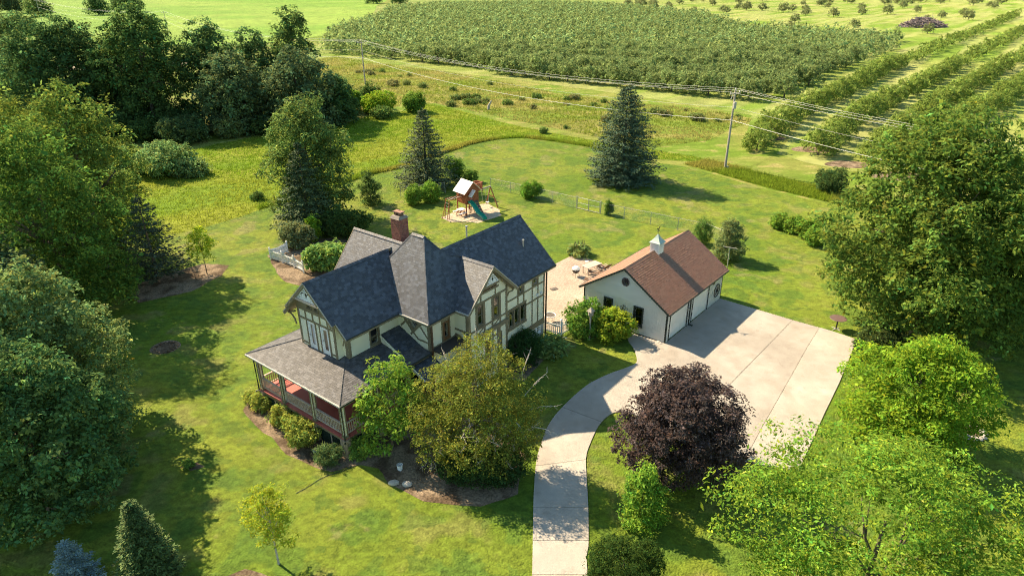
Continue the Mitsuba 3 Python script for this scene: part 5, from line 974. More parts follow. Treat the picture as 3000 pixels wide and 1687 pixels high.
for i, (x, y, h, R, c, l) in enumerate([(-301.8, 520, 14.5, 9.5, OAK, 'dark round tree at the top edge, left of a pair'), (-304.3, 566, 15.0, 13.0, OAK, 'wide dark tree at the top edge, right of a pair'), (-389.8, 556, 20, 14.5, (0.045, 0.065, 0.035), 'dark tree in the top left corner'), (-339.9, 512, 16, 9.5, (0.07, 0.10, 0.04), 'light green tree next to the corner tree'), (-109.7, 704, 13, 9, OAK, 'right one of two small far trees on the field edge'), (-137.0, 716, 13, 8.5, OAK, 'left one of two small far trees on the field edge'),
    (-132, 178, 9.0, 4.5, (0.04, 0.055, 0.03), 'dark tree at the left edge by the dirt lane'), (-236, 334, 8, 12, (0.08, 0.12, 0.05), 'pale scrubby tree by the left far pole'), (-262, 350, 7, 12, (0.075, 0.12, 0.04), 'scrubby tree at the left edge below the corner tree'), (-110, 152, 5.5, 6.0, (0.075, 0.115, 0.045), 'light bushy tree left of the grove'), (-98, 138, 7.5, 4.5, (0.08, 0.12, 0.045), 'small light tree at the grove left flank')]):
    tree('far_tree', l, x, y, h, R, c, 400 + i, z0=0.05, n=9, size=0.9 if y > 300 else 0.4, cr=2.0 if y > 300 else 0.9, per=22, r0=0.3)
bp = thing('brush_pile', 'heap of grey brown brushwood on the far orchard slope', 'brush pile'); r = np.random.default_rng(17); m = Mesh()
for i in range(700):
    a = r.uniform(0, 6.283); q = r.random() ** 0.5; c = np.array([207 + 11.5 * q * math.cos(a), 353 + 7 * q * math.sin(a), 4.6 * (1 - q * q) * r.uniform(0.5, 1.0)]); e = unit(r.normal(0, 1, 3) * [1, 1, 0.35]) * r.uniform(1.2, 2.4); m.tube([c - e, c + r.normal(0, 0.2, 3), c + e], [0.10, 0.16, 0.05], 4, cap=False)
put(bp + '__branches', m, 'm_brush', kind='stuff')

# ------------------------------------------------------------------ orchard
def orchard_proto(seed, base, per, nc, size, h=4.3, R=2.9):
    r = np.random.default_rng(seed); lobes = [(0, 0, h * 0.48, R * 0.66, R * 0.66, h * 0.38)]
    for i in range(7): a = i * 0.9 + r.uniform(-0.3, 0.3); q = r.uniform(0.5, 0.68) * R; lobes.append((q * math.cos(a), q * math.sin(a), h * r.uniform(0.26, 0.5), R * 0.42, R * 0.42, h * 0.24))
    for i in range(4): a = i * 1.57 + r.uniform(0, 1.2); lobes.append((R * 0.36 * math.cos(a), R * 0.36 * math.sin(a), h * r.uniform(0.66, 0.82), R * 0.30, R * 0.30, h * 0.2))
    return foliage(lobes, nc, per, 0.5, size, base, seed, low=-0.7, inner=0.5, upw=0.45, zmin=0.3, hue=0.06), lobes
def orchard_trunk(seed):
    r = np.random.default_rng(seed); m = Mesh().tube([(0, 0, -0.1), (0.05, 0, 0.6), (0, 0.05, 1.1)], [0.16, 0.13, 0.11], 7)
    for i in range(5): a = i * 1.257 + r.uniform(-0.3, 0.3); m.tube([(0, 0.05, 0.9), (0.8 * math.cos(a), 0.8 * math.sin(a), 1.7), (1.5 * math.cos(a), 1.5 * math.sin(a), 2.9)], [0.08, 0.06, 0.02], 5, cap=False)
    return m.get()[0]
GREY, YEL = (0.104, 0.136, 0.062), (0.098, 0.132, 0.036)
u_, w_ = np.array([0.629, 0.777]), np.array([0.777, -0.629])
r = np.random.default_rng(21); spots = []
rows = [[(36.9, 99.5), (40.2, 104.2), (52, 123.2), (65, 138.7), (80.2, 157.7), (94.6, 177), (114.9, 201.3), (170.2, 267), (320.8, 447.3)], [(45.0, 95.6), (56.1, 111.1), (76.1, 135.6), (100, 163.1), (143.5, 215.1), (218.4, 300.9), (330, 430)], [(49.6, 88.9), (63, 106.5), (86.7, 134.4), (117.2, 169), (159.1, 214.3), (260, 330)], [(55.2, 85.9), (75.5, 112.2), (90, 125.9), (118.1, 156.3), (170, 210), (260, 305)]]
for k, pl in enumerate(rows):
    ls = LineString(pl); n = int(ls.length / 5.0)
    for i in range(n):
        if k == 1 and i == 4 or k == 2 and i == 7: continue
        p = ls.interpolate(i * 5.0 + r.normal(0, 0.3)); spots.append((p.x + r.normal(0, 0.3), p.y + r.normal(0, 0.3), 1, r.uniform(0.80, 1.02)))
dense = Polygon([(-66, 240), (-68, 262), (-84, 330), (-86, 372), (-84, 470), (-96, 560), (-60, 640), (40, 650), (78, 590), (104, 515), (117, 440), (112, 365), (121, 320), (138, 296), (156, 278), (130, 239), (104, 206), (86, 180), (72, 163.5), (57, 143), (50.5, 140), (47.7, 142.6), (36.9, 150.7), (25.5, 157.9), (15.1, 166.4), (1.6, 180.9), (-15.8, 202.7), (-36.8, 224.2)])
for i in range(-140, 140):
    for j in range(-10, 160):
        p = np.array([0, 140]) + w_ * i * 4.7 + u_ * j * 7.0 + r.normal(0, 0.4, 2)
        if dense.contains(Point(p)) and r.random() < 0.965: spots.append((p[0], p[1], 0, r.uniform(0.95, 1.4)))
rr = np.random.default_rng(77); spots = [s for s in spots if s[2] or rr.random() > 0.03]
spots.sort(key=lambda s: s[0] ** 2 + s[1] ** 2)
near, farr = spots[:300], spots[300:]
protos = {}
for kind, base in ((0, GREY), (1, YEL)):
    for v in range(4):
        f, lobes = orchard_proto(500 + kind * 10 + v, base, 26, 105, 0.32); ft = orchard_trunk(520 + v)
        protos[kind, v] = (mikit.ply((f[0], f[1]), 'm_leaf', color=f[2]), mikit.ply(ft, 'm_bark'))
for x, y, kind, s in near:
    k = thing('orchard_tree', ['grey green orchard tree in the close planted dense block', 'yellow green orchard tree in the spaced rows at right'][kind], 'orchard tree', ['trees of the dense orchard block', 'trees of the open orchard rows'][kind])
    M = T().translate([x, y, 0]).rotate([0, 0, 1], float(r.uniform(0, 360))).scale([s, s, s * float(r.uniform(0.9, 1.1))]); a, b = protos[kind, int(r.integers(4))]
    scene[k + '__crown'] = {**a, 'to_world': M}; scene[k + '__trunk'] = {**b, 'to_world': M}
low = {(kd, v): orchard_proto(540 + kd * 10 + v, b, 9, 20, 0.74)[0] for kd, b in ((0, GREY), (1, YEL)) for v in range(4)}
VV, FF, CC, n = [], [], [], 0
for x, y, kind, s in farr:
    v, f, c = low[kind, int(r.integers(4))]; a = r.uniform(0, 6.28); R_ = np.array([[math.cos(a), math.sin(a), 0], [-math.sin(a), math.cos(a), 0], [0, 0, 1]]) * s
    VV.append(v @ R_ + [x, y, 0]); FF.append(f + n); CC.append(c * r.uniform(0.88, 1.12)); n += len(v)
lab(put('orchard_trees_beyond', (np.vstack(VV), np.vstack(FF)), 'm_leaf', color=np.vstack(CC)), 'far rows of grey green orchard trees seen as one mass', kind='stuff')
slope = Polygon([(118, 380), (135, 335), (165, 300), (185, 300), (330, 470), (620, 760), (500, 860), (200, 860), (90, 640), (112, 520), (122, 440)])
pts = []; r = np.random.default_rng(33)
while len(pts) < 105:
    p = np.array([r.uniform(90, 620), r.uniform(300, 860)])
    if slope.contains(Point(p)) and all(np.hypot(*(p - q)) > 12 for q in pts) and np.hypot(p[0] - 207, p[1] - 353) > 22: pts.append(p)
fp = []
for v in range(3):
    f, _ = orchard_proto(560 + v, (0.098, 0.112, 0.062), 12, 70, 0.5, 4.4, 2.8); fp.append((mikit.ply((f[0], f[1]), 'm_leaf', color=f[2]), mikit.ply(orchard_trunk(570 + v), 'm_bark')))
for x, y in pts:
    k = thing('scattered_tree', 'small grey green tree scattered on the far orchard slope', 'orchard tree', 'scattered trees on the far slope'); s = float(r.uniform(0.9, 1.7))
    M = T().translate([float(x), float(y), 0]).rotate([0, 0, 1], float(r.uniform(0, 360))).scale([s, s, s]); a, b = fp[int(r.integers(3))]
    scene[k + '__crown'] = {**a, 'to_world': M}; scene[k + '__trunk'] = {**b, 'to_world': M}

# ------------------------------------------------------------------ meadow grass and weeds
lab(put_col('meadow_grass', blades(green_meadow, 22000, 0.17, 0.035, ((0.125, 0.200, 0.016), (0.185, 0.220, 0.028)), 41), 'm_blade'), 'tall green grass standing in the meadow', kind='stuff')
lab(put_col('meadow_grass_002', blades(dry_meadow, 22000, 0.26, 0.05, ((0.150, 0.190, 0.028), (0.230, 0.215, 0.065)), 42), 'm_blade'), 'dry straw coloured grass under the wires', kind='stuff')
lab(put_col('meadow_grass_003', blades(strip_meadow, 8000, 0.28, 0.03, ((0.140, 0.195, 0.020), (0.215, 0.205, 0.045)), 43), 'm_blade'), 'tall grass strip by the utility pole', kind='stuff')
edge = LineString(ml[20:64]).buffer(0.9).intersection(green_meadow)
lab(put_col('meadow_grass_004', blades(edge, 9000, 0.30, 0.03, ((0.125, 0.190, 0.018), (0.205, 0.200, 0.040)), 44), 'm_blade'), 'grass wall along the mown edge', kind='stuff')
r = np.random.default_rng(45)
hub = [(-22, 168), (-4, 150), (12, 140), (30, 122), (-38, 190), (22, 112), (38, 128), (-8, 138)]
for i in range(54):
    while True:
        c = hub[r.integers(len(hub))]; p = np.array(c) + r.normal(0, 1, 2) * (7, 5)
        if dry_meadow.contains(Point(p)): break
    s = r.uniform(0.35, 1.0); shrub('meadow_weed', 'small dark weed bush in the straw coloured meadow', float(p[0]), float(p[1]), 1.3 * s, 1.5 * s * r.uniform(0.7, 1.3), [(0.075, 0.10, 0.040), (0.060, 0.095, 0.030), (0.095, 0.10, 0.050)][i % 3], 600 + i, cat='weed', group='weeds in the dry meadow', size=0.24, cr=0.3, per=12, dens=0.6)
for i, (x, y) in enumerate([(5.5, 112.3), (-30.7, 76.2), (-16.0, 31.0)][:2]):
    shrub('meadow_weed', ['leafy weed at the back of the mown line', 'small weed at the left mown edge'][i], x, y, 1.0, 0.8, (0.055, 0.09, 0.03), 640 + i, cat='weed', size=0.16, cr=0.25, per=14)
# ------------------------------------------------------------------ utility poles and wires
def pole(x, y, h, label, az, arm=True, can=False):
    k = thing('utility_pole', label, 'utility pole'); c, s = math.cos(az), math.sin(az)
    put(k + '__post', Mesh().tube([(x, y, -0.2), (x, y, h * 0.5), (x, y, h)], [0.17, 0.145, 0.115], 10), 'm_pole')
    ends = []
    if arm:
        put(k + '__crossarm', Mesh().beam((x - s * 1.15, y + c * 1.15, h - 0.45), (x + s * 1.15, y - c * 1.15, h - 0.45), 0.1, 0.13), 'm_pole')
    for o in (-1.0, 0.0, 1.0):
        z = h - 0.39 if o else h; p = (x - s * o, y + c * o, z); put(k + '__insulator', Mesh().lathe([(0, 0), (0.05, 0.0), (0.07, 0.10), (0.045, 0.14), (0.06, 0.2), (0, 0.24)], 8, p), 'm_white'); ends.append((p[0], p[1], z + 0.22))
    if can:
        put(k + '__transformer', Mesh().lathe([(0, 0), (0.20, 0.0), (0.21, 0.06), (0.21, 0.78), (0.17, 0.86), (0, 0.88)], 14, (x + 0.05, y - 0.34, h - 2.35)), 'm_gutter')
        put(k + '__cutout', Mesh().tube([(x - 0.35, y - 0.25, h - 0.6), (x - 0.55, y - 0.3, h - 1.15)], 0.05, 6).tube([(x, y, h - 0.8), (x - 0.4, y - 0.25, h - 0.75)], 0.03, 5), 'm_gutter')
        put(k + '__ground_box', Mesh().box(x + 0.18, y - 0.16, 0, x + 0.42, y + 0.05, 0.45), 'm_gutter')
    ends += [(x, y - 0.13, h - 2.2), (x, y - 0.15, h - 3.9)]
    return ends
az = math.atan2(88.7 - 168.5, 29.5 + 36.1)
A = pole(29.5, 88.7, 10.6, 'near utility pole with a transformer beyond the lawn', az, True, True)
B = pole(-36.1, 168.5, 10.4, 'utility pole standing in the straw meadow before the dense orchard', az)
C_ = pole(-157.1, 322.1, 10.6, 'far utility pole above the oak grove', az)
D_ = pole(-280.3, 423.2, 13.0, 'distant utility pole in the top left corner', az)
E_ = pole(66.5, 37.5, 10.4, 'utility pole outside the right edge', az)
def wire(name, p, q, sag, r, label):
    p, q = np.array(p), np.array(q); t = np.linspace(0, 1, 25)[:, None]; w = p + (q - p) * t - np.array([0, 0, 1.0]) * sag * 4 * t * (1 - t)
    k = thing(name, label, 'wire'); put(k + '__strand', Mesh().tube(w, r, 5, cap=False), 'm_wire')
nm = ['front conductor', 'middle conductor', 'back conductor', 'lower neutral wire', 'lowest thick telephone cable']
for (p, q, where, s0) in ((A, B, 'between near pole and meadow pole', 1.7), (B, C_, 'from meadow pole to far pole', 3.0), (C_, D_, 'from far pole to the top left pole', 2.2), (A, E_, 'from near pole to the right edge', 1.0)):
    for i in range(5): wire('power_line', p[i], q[i], s0 * (1 + 0.07 * i), 0.017 if i < 3 else 0.013 if i == 3 else 0.030, f'{nm[i]} of the line {where}')

# ------------------------------------------------------------------ fences
CF_ = thing('chain_link_fence', 'grey chain link fence across the back lawn', 'fence')
line = [(-13.5, 77.0), (-8.2, 78.3), (-5.6, 81.2), (-2.64, 80.18), (-0.1, 78.3), (2.4, 76.4), (4.85, 74.34), (7.51, 72.18)]; line2 = [(9.96, 70.18), (12.37, 68.45), (14.95, 66.7), (17.47, 64.9), (20.0, 63.1), (21.6, 60.0)]
for ln in (line[3:], line2, [line[0], line[1]]):
    for x, y in ln: put(CF_ + '__post', Mesh().tube([(x, y, -0.1), (x, y, 1.38)], 0.03, 6).lathe([(0.036, 1.37), (0.03, 1.41), (0, 1.43)], 6, (x, y, 0)), 'm_chain')
    put(CF_ + '__top_rail', Mesh().tube([(x, y, 1.33) for x, y in ln], 0.02, 5), 'm_chain')
    for (x0, y0), (x1, y1) in zip(ln[:-1], ln[1:]):
        L = math.hypot(x1 - x0, y1 - y0); d = np.array([x1 - x0, y1 - y0]) / L; m = Mesh()
        for t in np.arange(-1.3, L, 0.16):
            for sg in (1, -1):
                a, b = max(t, 0), min(t + 1.3, L)
                if b - a < 0.05: continue
                za, zb = ((a - t), (b - t)) if sg > 0 else (1.3 - (a - t), 1.3 - (b - t))
                m.tube([(x0 + d[0] * a, y0 + d[1] * a, za + 0.02), (x0 + d[0] * b, y0 + d[1] * b, zb + 0.02)], 0.004, 3, cap=False)
        put(CF_ + '__mesh', m, 'm_chain', kind='stuff')
GT = thing('fence_gate', 'double tube gate in the chain link fence', 'gate')
for (x0, y0), (x1, y1) in (((7.6, 72.1), (8.72, 71.15)), ((8.76, 71.1), (9.88, 70.25))):
    lf = uniq(GT + '__leaf')
    put(lf, Mesh().tube([(x0, y0, 0.1), (x0, y0, 1.4)], 0.03, 6).tube([(x1, y1, 0.1), (x1, y1, 1.4)], 0.03, 6).tube([(x0, y0, 1.38), (x1, y1, 1.38)], 0.03, 6).tube([(x0, y0, 0.75), (x1, y1, 0.75)], 0.022, 6).tube([(x0, y0, 0.12), (x1, y1, 0.12)], 0.03, 6), 'm_metal')
for x, y in ((7.5, 72.2), (10.0, 70.17)): put(GT + '__gate_post', Mesh().tube([(x, y, -0.1), (x, y, 1.55)], 0.05, 8), 'm_metal')

def picket(k, p, q, h0, dip, step=0.145, w=0.075):
    p, q = np.array(p), np.array(q); L = np.linalg.norm(q - p); d = (q - p) / L; n = int(L / step)
    for z in (0.25, h0 * 0.72): put(k + '__rail', Mesh().beam((*p, z), (*q, z), 0.035, 0.09), 'm_white')
    nn = np.array([-d[1], d[0]]) * 0.035
    for i in range(n):
        t = (i + 0.5) / n; h = h0 - dip * 4 * t * (1 - t); c = p + (q - p) * t + nn
        fr = Face(yaw_frame(0, 0, 0, 0), (c[0], c[1], 0), (d[0], d[1], 0), (0, 0, 1))
        put(k + '__picket', Mesh().prism(Polygon([(-w / 2, 0.08), (w / 2, 0.08), (w / 2, h - 0.07), (0, h), (-w / 2, h - 0.07)]), -0.01, 0.01), 'm_white', to=fr)
def fpost(k, x, y, h):
    put(k + '__post', Mesh().box(x - 0.06, y - 0.06, 0, x + 0.06, y + 0.06, h).lathe([(0.10, h), (0.10, h + 0.03), (0.07, h + 0.05), (0.075, h + 0.11), (0, h + 0.15)], 8, (x, y, 0)), 'm_white')
PF = thing('picket_fence', 'white picket fence with gate beside the house corner', 'fence')
for x, y in ((2.25, 43.25), (3.63, 42.5)): fpost(PF, x, y, 1.35)
picket(PF, (2.31, 43.2), (3.57, 42.53), 1.2, 0.22); picket(PF, (3.69, 42.56), (4.65, 43.5), 1.22, 0.12)
put(PF + '__foot_rail', Mesh().beam((3.6, 42.4, 0.05), (4.05, 42.15, 0.05), 0.1, 0.06), 'm_white')
PG = thing('picket_fence', 'white scalloped picket fence by the left mulch bed', 'fence')
lp = [(-22.95, 57.6), (-21.55, 56.75), (-20.1, 55.6), (-18.9, 54.4)]
for x, y in lp: fpost(PG, x, y, 1.12)
for a, b in zip(lp[:-1], lp[1:]): picket(PG, a, b, 1.12, 0.16, 0.10, 0.085)
picket(PG, (-22.95, 57.6), (-21.85, 59.3), 1.1, 0.16, 0.10, 0.085); fpost(PG, -21.85, 59.3, 1.1)

# ------------------------------------------------------------------ play set
PS = thing('play_set', 'redwood play tower with green slide, swings and monkey bars', 'play set')
PSF = Frame((-5.03, 69.78, 0), (0.745, 0.667, 0), (-0.667, 0.745, 0), (0, 0, 1))
px = lambda key, m, mt='m_redwood', **kw: put(PS + '__' + key, m, mt, to=PSF, **kw)
W_, D_2, DK_ = 1.7, 1.6, 1.5
for x, y, h in ((0, 0, 2.85), (W_, 0, 2.85), (0, D_2, 2.85), (W_, D_2, 2.85)): px('post', Mesh().box(x - 0.05, y - 0.05, 0, x + 0.05, y + 0.05, h))
for i in range(11): px('floor_board', Mesh().box(-0.05 + i * 0.163, 0, DK_ - 0.04, 0.095 + i * 0.163, D_2, DK_))
for y in (0, D_2): px('beam', Mesh().box(-0.08, y - 0.03, DK_ - 0.18, W_ + 0.08, y + 0.03, DK_ - 0.045)); px('beam', Mesh().box(-0.08, y - 0.03, 2.7, W_ + 0.08, y + 0.03, 2.82))
for x in (0, W_): px('beam', Mesh().box(x - 0.028, -0.08, DK_ - 0.17, x + 0.028, D_2 + 0.08, DK_ - 0.046)); px('beam', Mesh().box(x - 0.028, 0, 2.25, x + 0.028, D_2, 2.34))
for i in range(9): px('wall_board', Mesh().box(-0.065, 0.05 + i * 0.168, DK_ + 0.02, -0.045, 0.205 + i * 0.168, 2.25)); px('wall_board', Mesh().box(0.06 + i * 0.18, D_2 + 0.02, DK_ + 0.02, 0.225 + i * 0.18, D_2 + 0.045, 2.75))
for i in range(4): px('wall_board', Mesh().box(1.0 + i * 0.17, -0.03, DK_ + 0.02, 1.155 + i * 0.17, -0.005, 2.75)); px('wall_board', Mesh().box(0.05, -0.035, 1.62 + i * 0.2, 0.55, -0.01, 1.74 + i * 0.2))
for s in (0, 1):
    x0 = -0.42 if s == 0 else W_ + 0.42; px('canopy', Mesh().add([(x0, -0.3, 2.62), (x0, D_2 + 0.25, 2.62), (W_ / 2, D_2 + 0.25, 3.8), (W_ / 2, -0.3, 3.8), (x0, -0.3, 2.58), (x0, D_2 + 0.25, 2.58), (W_ / 2, D_2 + 0.25, 3.76), (W_ / 2, -0.3, 3.76)], BOXF), 'm_tarp')
g = Polygon([(-0.3, 2.62), (W_ + 0.3, 2.62), (W_ / 2, 3.74)])
for y in (-0.1, D_2 + 0.1): px('gable', (lambda v, f: (np.column_stack([v[:, 0], y + v[:, 2], v[:, 1]]), f))(*Mesh().prism(g, 0, 0.03).get()[0]))
px('sunshade', Mesh().add([(0.2, -0.75, 2.3), (0.2, -0.15, 2.3), (0.8, -0.15, 2.95), (0.8, -0.75, 2.95), (0.2, -0.75, 2.26), (0.2, -0.15, 2.26), (0.8, -0.15, 2.91), (0.8, -0.75, 2.91)], BOXF), 'm_tarp')
# lookout box
X0, X1, Y0, Y1, Z0 = 1.9, 2.75, 0.5, 1.35, 2.35
for x in (X0, X1):
    for y in (Y0, Y1): px('lookout_post', Mesh().box(x - 0.04, y - 0.04, 1.4 if x == X0 else Z0 - 0.2, x + 0.04, y + 0.04, 3.25))
px('lookout_floor', Mesh().box(X0, Y0, Z0, X1, Y1, Z0 + 0.05), 'm_tarp')
for i in range(6):
    t = 0.03 + i * 0.14
    for m_ in (Mesh().box(X0 + t, Y0 - 0.02, Z0, X0 + t + 0.08, Y0, 3.2), Mesh().box(X1, Y0 + t, Z0, X1 + 0.02, Y0 + t + 0.08, 3.2), Mesh().box(X0 + t, Y1, Z0, X0 + t + 0.08, Y1 + 0.02, 3.2)): px('lookout_slat', m_)
for m_ in (Mesh().box(X0 - 0.06, Y0 - 0.07, 3.2, X1 + 0.06, Y0 + 0.05, 3.25), Mesh().box(X0 - 0.06, Y1 - 0.05, 3.2, X1 + 0.06, Y1 + 0.07, 3.25), Mesh().box(X1 - 0.05, Y0 + 0.05, 3.201, X1 + 0.07, Y1 - 0.05, 3.251), Mesh().box(X0 - 0.06, Y0 + 0.05, 3.201, X0 + 0.05, Y1 - 0.05, 3.251)): px('lookout_rail', m_, 'm_redwood')
# slide
t = np.linspace(0, 1, 15); zy = np.stack([-0.02 - 2.65 * t, 1.52 - 1.37 * (t ** 0.9) + 0.10 * np.sin(t * 2 * np.pi * 1.25) * (t < 0.95)], 1); zy[-2:, 1] = [0.2, 0.17]
prof = np.array([(-0.29, 0.20), (-0.26, 0.215), (-0.22, 0.19), (-0.19, 0.03), (0, 0.0), (0.19, 0.03), (0.22, 0.19), (0.26, 0.215), (0.29, 0.20), (0.22, -0.03), (-0.22, -0.03)])
V = np.array([[(0.48 + a, yy, zz + b) for a, b in prof] for yy, zz in zy]).reshape(-1, 3); n = len(prof); F_ = []
for i in range(len(zy) - 1):
    for j in range(n): a, b = i * n + j, i * n + (j + 1) % n; F_ += [[a, b, b + n], [a, b + n, a + n]]
for e in (0, len(zy) - 1): F_ += [[e * n, e * n + j, e * n + j + 1] if e else [e * n, e * n + j + 1, e * n + j] for j in range(1, n - 1)]
put(PS + '__slide', (V, np.array(F_)), 'm_slide', to=PSF, smooth=50)
# climbing wall beside the slide
for i in range(6): px('climbing_board', Mesh().add([(0.95, -1.25 + i * 0.21, 0.02 + i * 0.255), (1.62, -1.25 + i * 0.21, 0.02 + i * 0.255), (1.62, -1.05 + i * 0.21, 0.255 + i * 0.255), (0.95, -1.05 + i * 0.21, 0.255 + i * 0.255), (0.95, -1.22 + i * 0.21, 0.0 + i * 0.255), (1.62, -1.22 + i * 0.21, 0.0 + i * 0.255), (1.62, -1.02 + i * 0.21, 0.235 + i * 0.255), (0.95, -1.02 + i * 0.21, 0.235 + i * 0.255)], BOXF[:, ::-1]), 'm_climb')
# monkey bars
for y in (0.35, 1.0):
    px('monkey_rail', Mesh().beam((0, y, 2.18), (-2.1, y, 2.18), 0.05, 0.1)); px('monkey_post', Mesh().beam((-2.08, y, 2.18), (-2.22, y + (-0.05 if y < 0.5 else 0.05), 0), 0.07, 0.07, (0, 1, 0)))
    px('brace', Mesh().beam((-2.1, y, 1.8), (-2.55, y + (-0.12 if y < 0.5 else 0.12), 0), 0.05, 0.05, (0, 1, 0)))
for i in range(6): px('rung', Mesh().tube([(-0.25 - i * 0.33, 0.35, 2.2), (-0.25 - i * 0.33, 1.0, 2.2)], 0.02, 6), 'm_metal')
for i in range(5): px('rung', Mesh().tube([(-2.2 + 0.02 * i, 0.33, 0.35 + i * 0.36), (-2.2 + 0.02 * i, 1.02, 0.35 + i * 0.36)], 0.02, 6), 'm_metal')
# swing beam with its A-frame
px('swing_beam', Mesh().beam((W_, 0.9, 2.35), (4.35, 0.9, 2.35), 0.09, 0.14), 'm_pole')
for y in (-0.15, 1.95): px('a_frame_leg', Mesh().beam((4.3, 0.9, 2.3), (4.5, y, 0), 0.09, 0.09, (1, 0, 0)))
px('a_frame_tie', Mesh().beam((4.42, 0.4, 1.2), (4.42, 1.4, 1.2), 0.05, 0.09))
for x in (2.5,):
    px('swing_rope', Mesh().tube([(x, 0.9, 2.3), (x - 0.05, 0.9, 0.75)], 0.012, 5).tube([(x + 0.5, 0.9, 2.3), (x + 0.55, 0.9, 0.75)], 0.012, 5), 'm_wire'); px('swing_seat', Mesh().tube([(x - 0.15, 0.9, 0.75), (x + 0.2, 0.9, 0.72), (x + 0.65, 0.9, 0.75)], [0.07, 0.05, 0.07], 8), 'm_yellow')
px('swing_rope', Mesh().tube([(3.6, 0.9, 2.3), (3.6, 0.9, 0.6)], 0.012, 5).tube([(4.0, 0.9, 2.3), (4.0, 0.9, 0.6)], 0.012, 5), 'm_wire'); px('swing_seat', Mesh().box(3.58, 0.78, 0.56, 4.02, 1.02, 0.6), 'm_tarp')
# picnic bench under the deck, side slats
px('table_top', Mesh().box(-0.7, 0.2, 0.72, 0.1, 0.95, 0.76), 'm_tarp'); px('bench', Mesh().box(-0.95, -0.12, 0.42, 0.0, 0.12, 0.46), 'm_tarp'); px('bench', Mesh().box(-0.95, 1.1, 0.42, 0.0, 1.34, 0.46), 'm_tarp')
for x in (-0.6, -0.05): px('table_leg', Mesh().beam((x, 0.05, 0), (x, 0.5, 0.72), 0.06, 0.06, (1, 0, 0)).beam((x, 1.15, 0), (x, 0.65, 0.72), 0.06, 0.06, (1, 0, 0)).beam((x, -0.1, 0.40), (x, 1.3, 0.40), 0.05, 0.08))
for i in range(7): px('side_slat', Mesh().box(0.35 + i * 0.19, 0.02, 0.15, 0.43 + i * 0.19, 0.045, 0.95))
px('side_rail', Mesh().box(0.2, 0.0, 0.9, W_, 0.05, 1.0))
for a, b in (((-7.75, 69.15), (-6.65, 67.75)),): 
    k = thing('sand_pit_timber', 'landscape timber edging the sand at the monkey bars', 'timber'); put(k, Mesh().beam((*a, 0.06), (*b, 0.06), 0.12, 0.12), 'm_rail')

# ------------------------------------------------------------------ garden furniture and small things
TB = thing('round_table', 'round brown pedestal table on the lawn by the driveway', 'table')
put(TB + '__top', Mesh().lathe([(0, 0.90), (0.58, 0.90), (0.60, 0.915), (0.58, 0.93), (0, 0.93)], 32, (24.5, 43.4, 0)), 'm_tabletop')
put(TB + '__pedestal', Mesh().lathe([(0.05, 0.04), (0.045, 0.3), (0.05, 0.88), (0.12, 0.9)], 12, (24.5, 43.4, 0)), 'm_iron')
for k in range(4): a = k * math.pi / 2 + 0.5; put(TB + '__foot', Mesh().beam((24.5, 43.4, 0.05), (24.5 + 0.36 * math.cos(a), 43.4 + 0.36 * math.sin(a), 0.02), 0.05, 0.04), 'm_gutter')
def lounger(x, y, deg, label, recl):
    k = thing('lounge_chair', label, 'lounge chair', None); f = yaw_frame(x, y, 0.03, deg)
    for s in (-0.3, 0.3):
        put(k + '__side_rail', Mesh().beam((-0.75, s, 0.34), (0.75, s, 0.34), 0.04, 0.05), 'm_rail', to=f)
        for q in (-0.65, 0.65): put(k + '__leg', Mesh().beam((q, s, 0), (q, s, 0.32), 0.045, 0.045, (1, 0, 0)), 'm_rail', to=f)
        put(k + '__arm', Mesh().beam((-0.25, s * 1.1, 0.58), (0.3, s * 1.1, 0.58), 0.06, 0.03), 'm_rail', to=f)
    put(k + '__seat', Mesh().box(-0.3, -0.28, 0.36, 0.74, 0.28, 0.40), 'm_darkwood', to=f)
    c, s = math.cos(recl), math.sin(recl); put(k + '__back', Mesh().beam((-0.3, 0, 0.38), (-0.3 - 0.8 * c, 0, 0.38 + 0.8 * s), 0.56, 0.05, (0, 0, 1)), 'm_darkwood', to=f)
lounger(7.5, 53.2, 150, 'dark slung lounge chair on the patio, farther from the house gable', 0.5); lounger(7.0, 51.6, 155, 'nearer dark slung lounge chair on the patio', 0.45); lounger(8.3, 54.3, 120, 'pale lounge chair at the patio rim behind the fire pot', 0.8)
FP = thing('fire_pot', 'round dark kettle with a pale lid on the patio', 'grill'); o = (5.7, 53.3, 0.03)
put(FP + '__bowl', Mesh().lathe([(0.0, 0.30), (0.2, 0.33), (0.33, 0.5), (0.36, 0.68)], 20, o), 'm_iron'); put(FP + '__lid', Mesh().lathe([(0.37, 0.68), (0.33, 0.82), (0.18, 0.93), (0.0, 0.96)], 20, o), 'm_white')
for a in (0.3, 2.4, 4.5): put(FP + '__leg', Mesh().beam((o[0] + 0.2 * math.cos(a), o[1] + 0.2 * math.sin(a), 0.4), (o[0] + 0.36 * math.cos(a), o[1] + 0.36 * math.sin(a), 0.03), 0.03, 0.03), 'm_iron')
LT = thing('patio_table', 'long pale slatted table on the patio', 'table'); f = yaw_frame(7.2, 54.2, 0.03, 40)
for i in range(6): put(LT + '__board', Mesh().box(-0.9, -0.42 + i * 0.142, 0.70, 0.9, -0.29 + i * 0.142, 0.73), 'm_rail', to=f)
for sx in (-0.75, 0.75):
    for sy in (-0.33, 0.33): put(LT + '__leg', Mesh().box(sx - 0.035, sy - 0.035, 0, sx + 0.035, sy + 0.035, 0.7), 'm_rail', to=f)
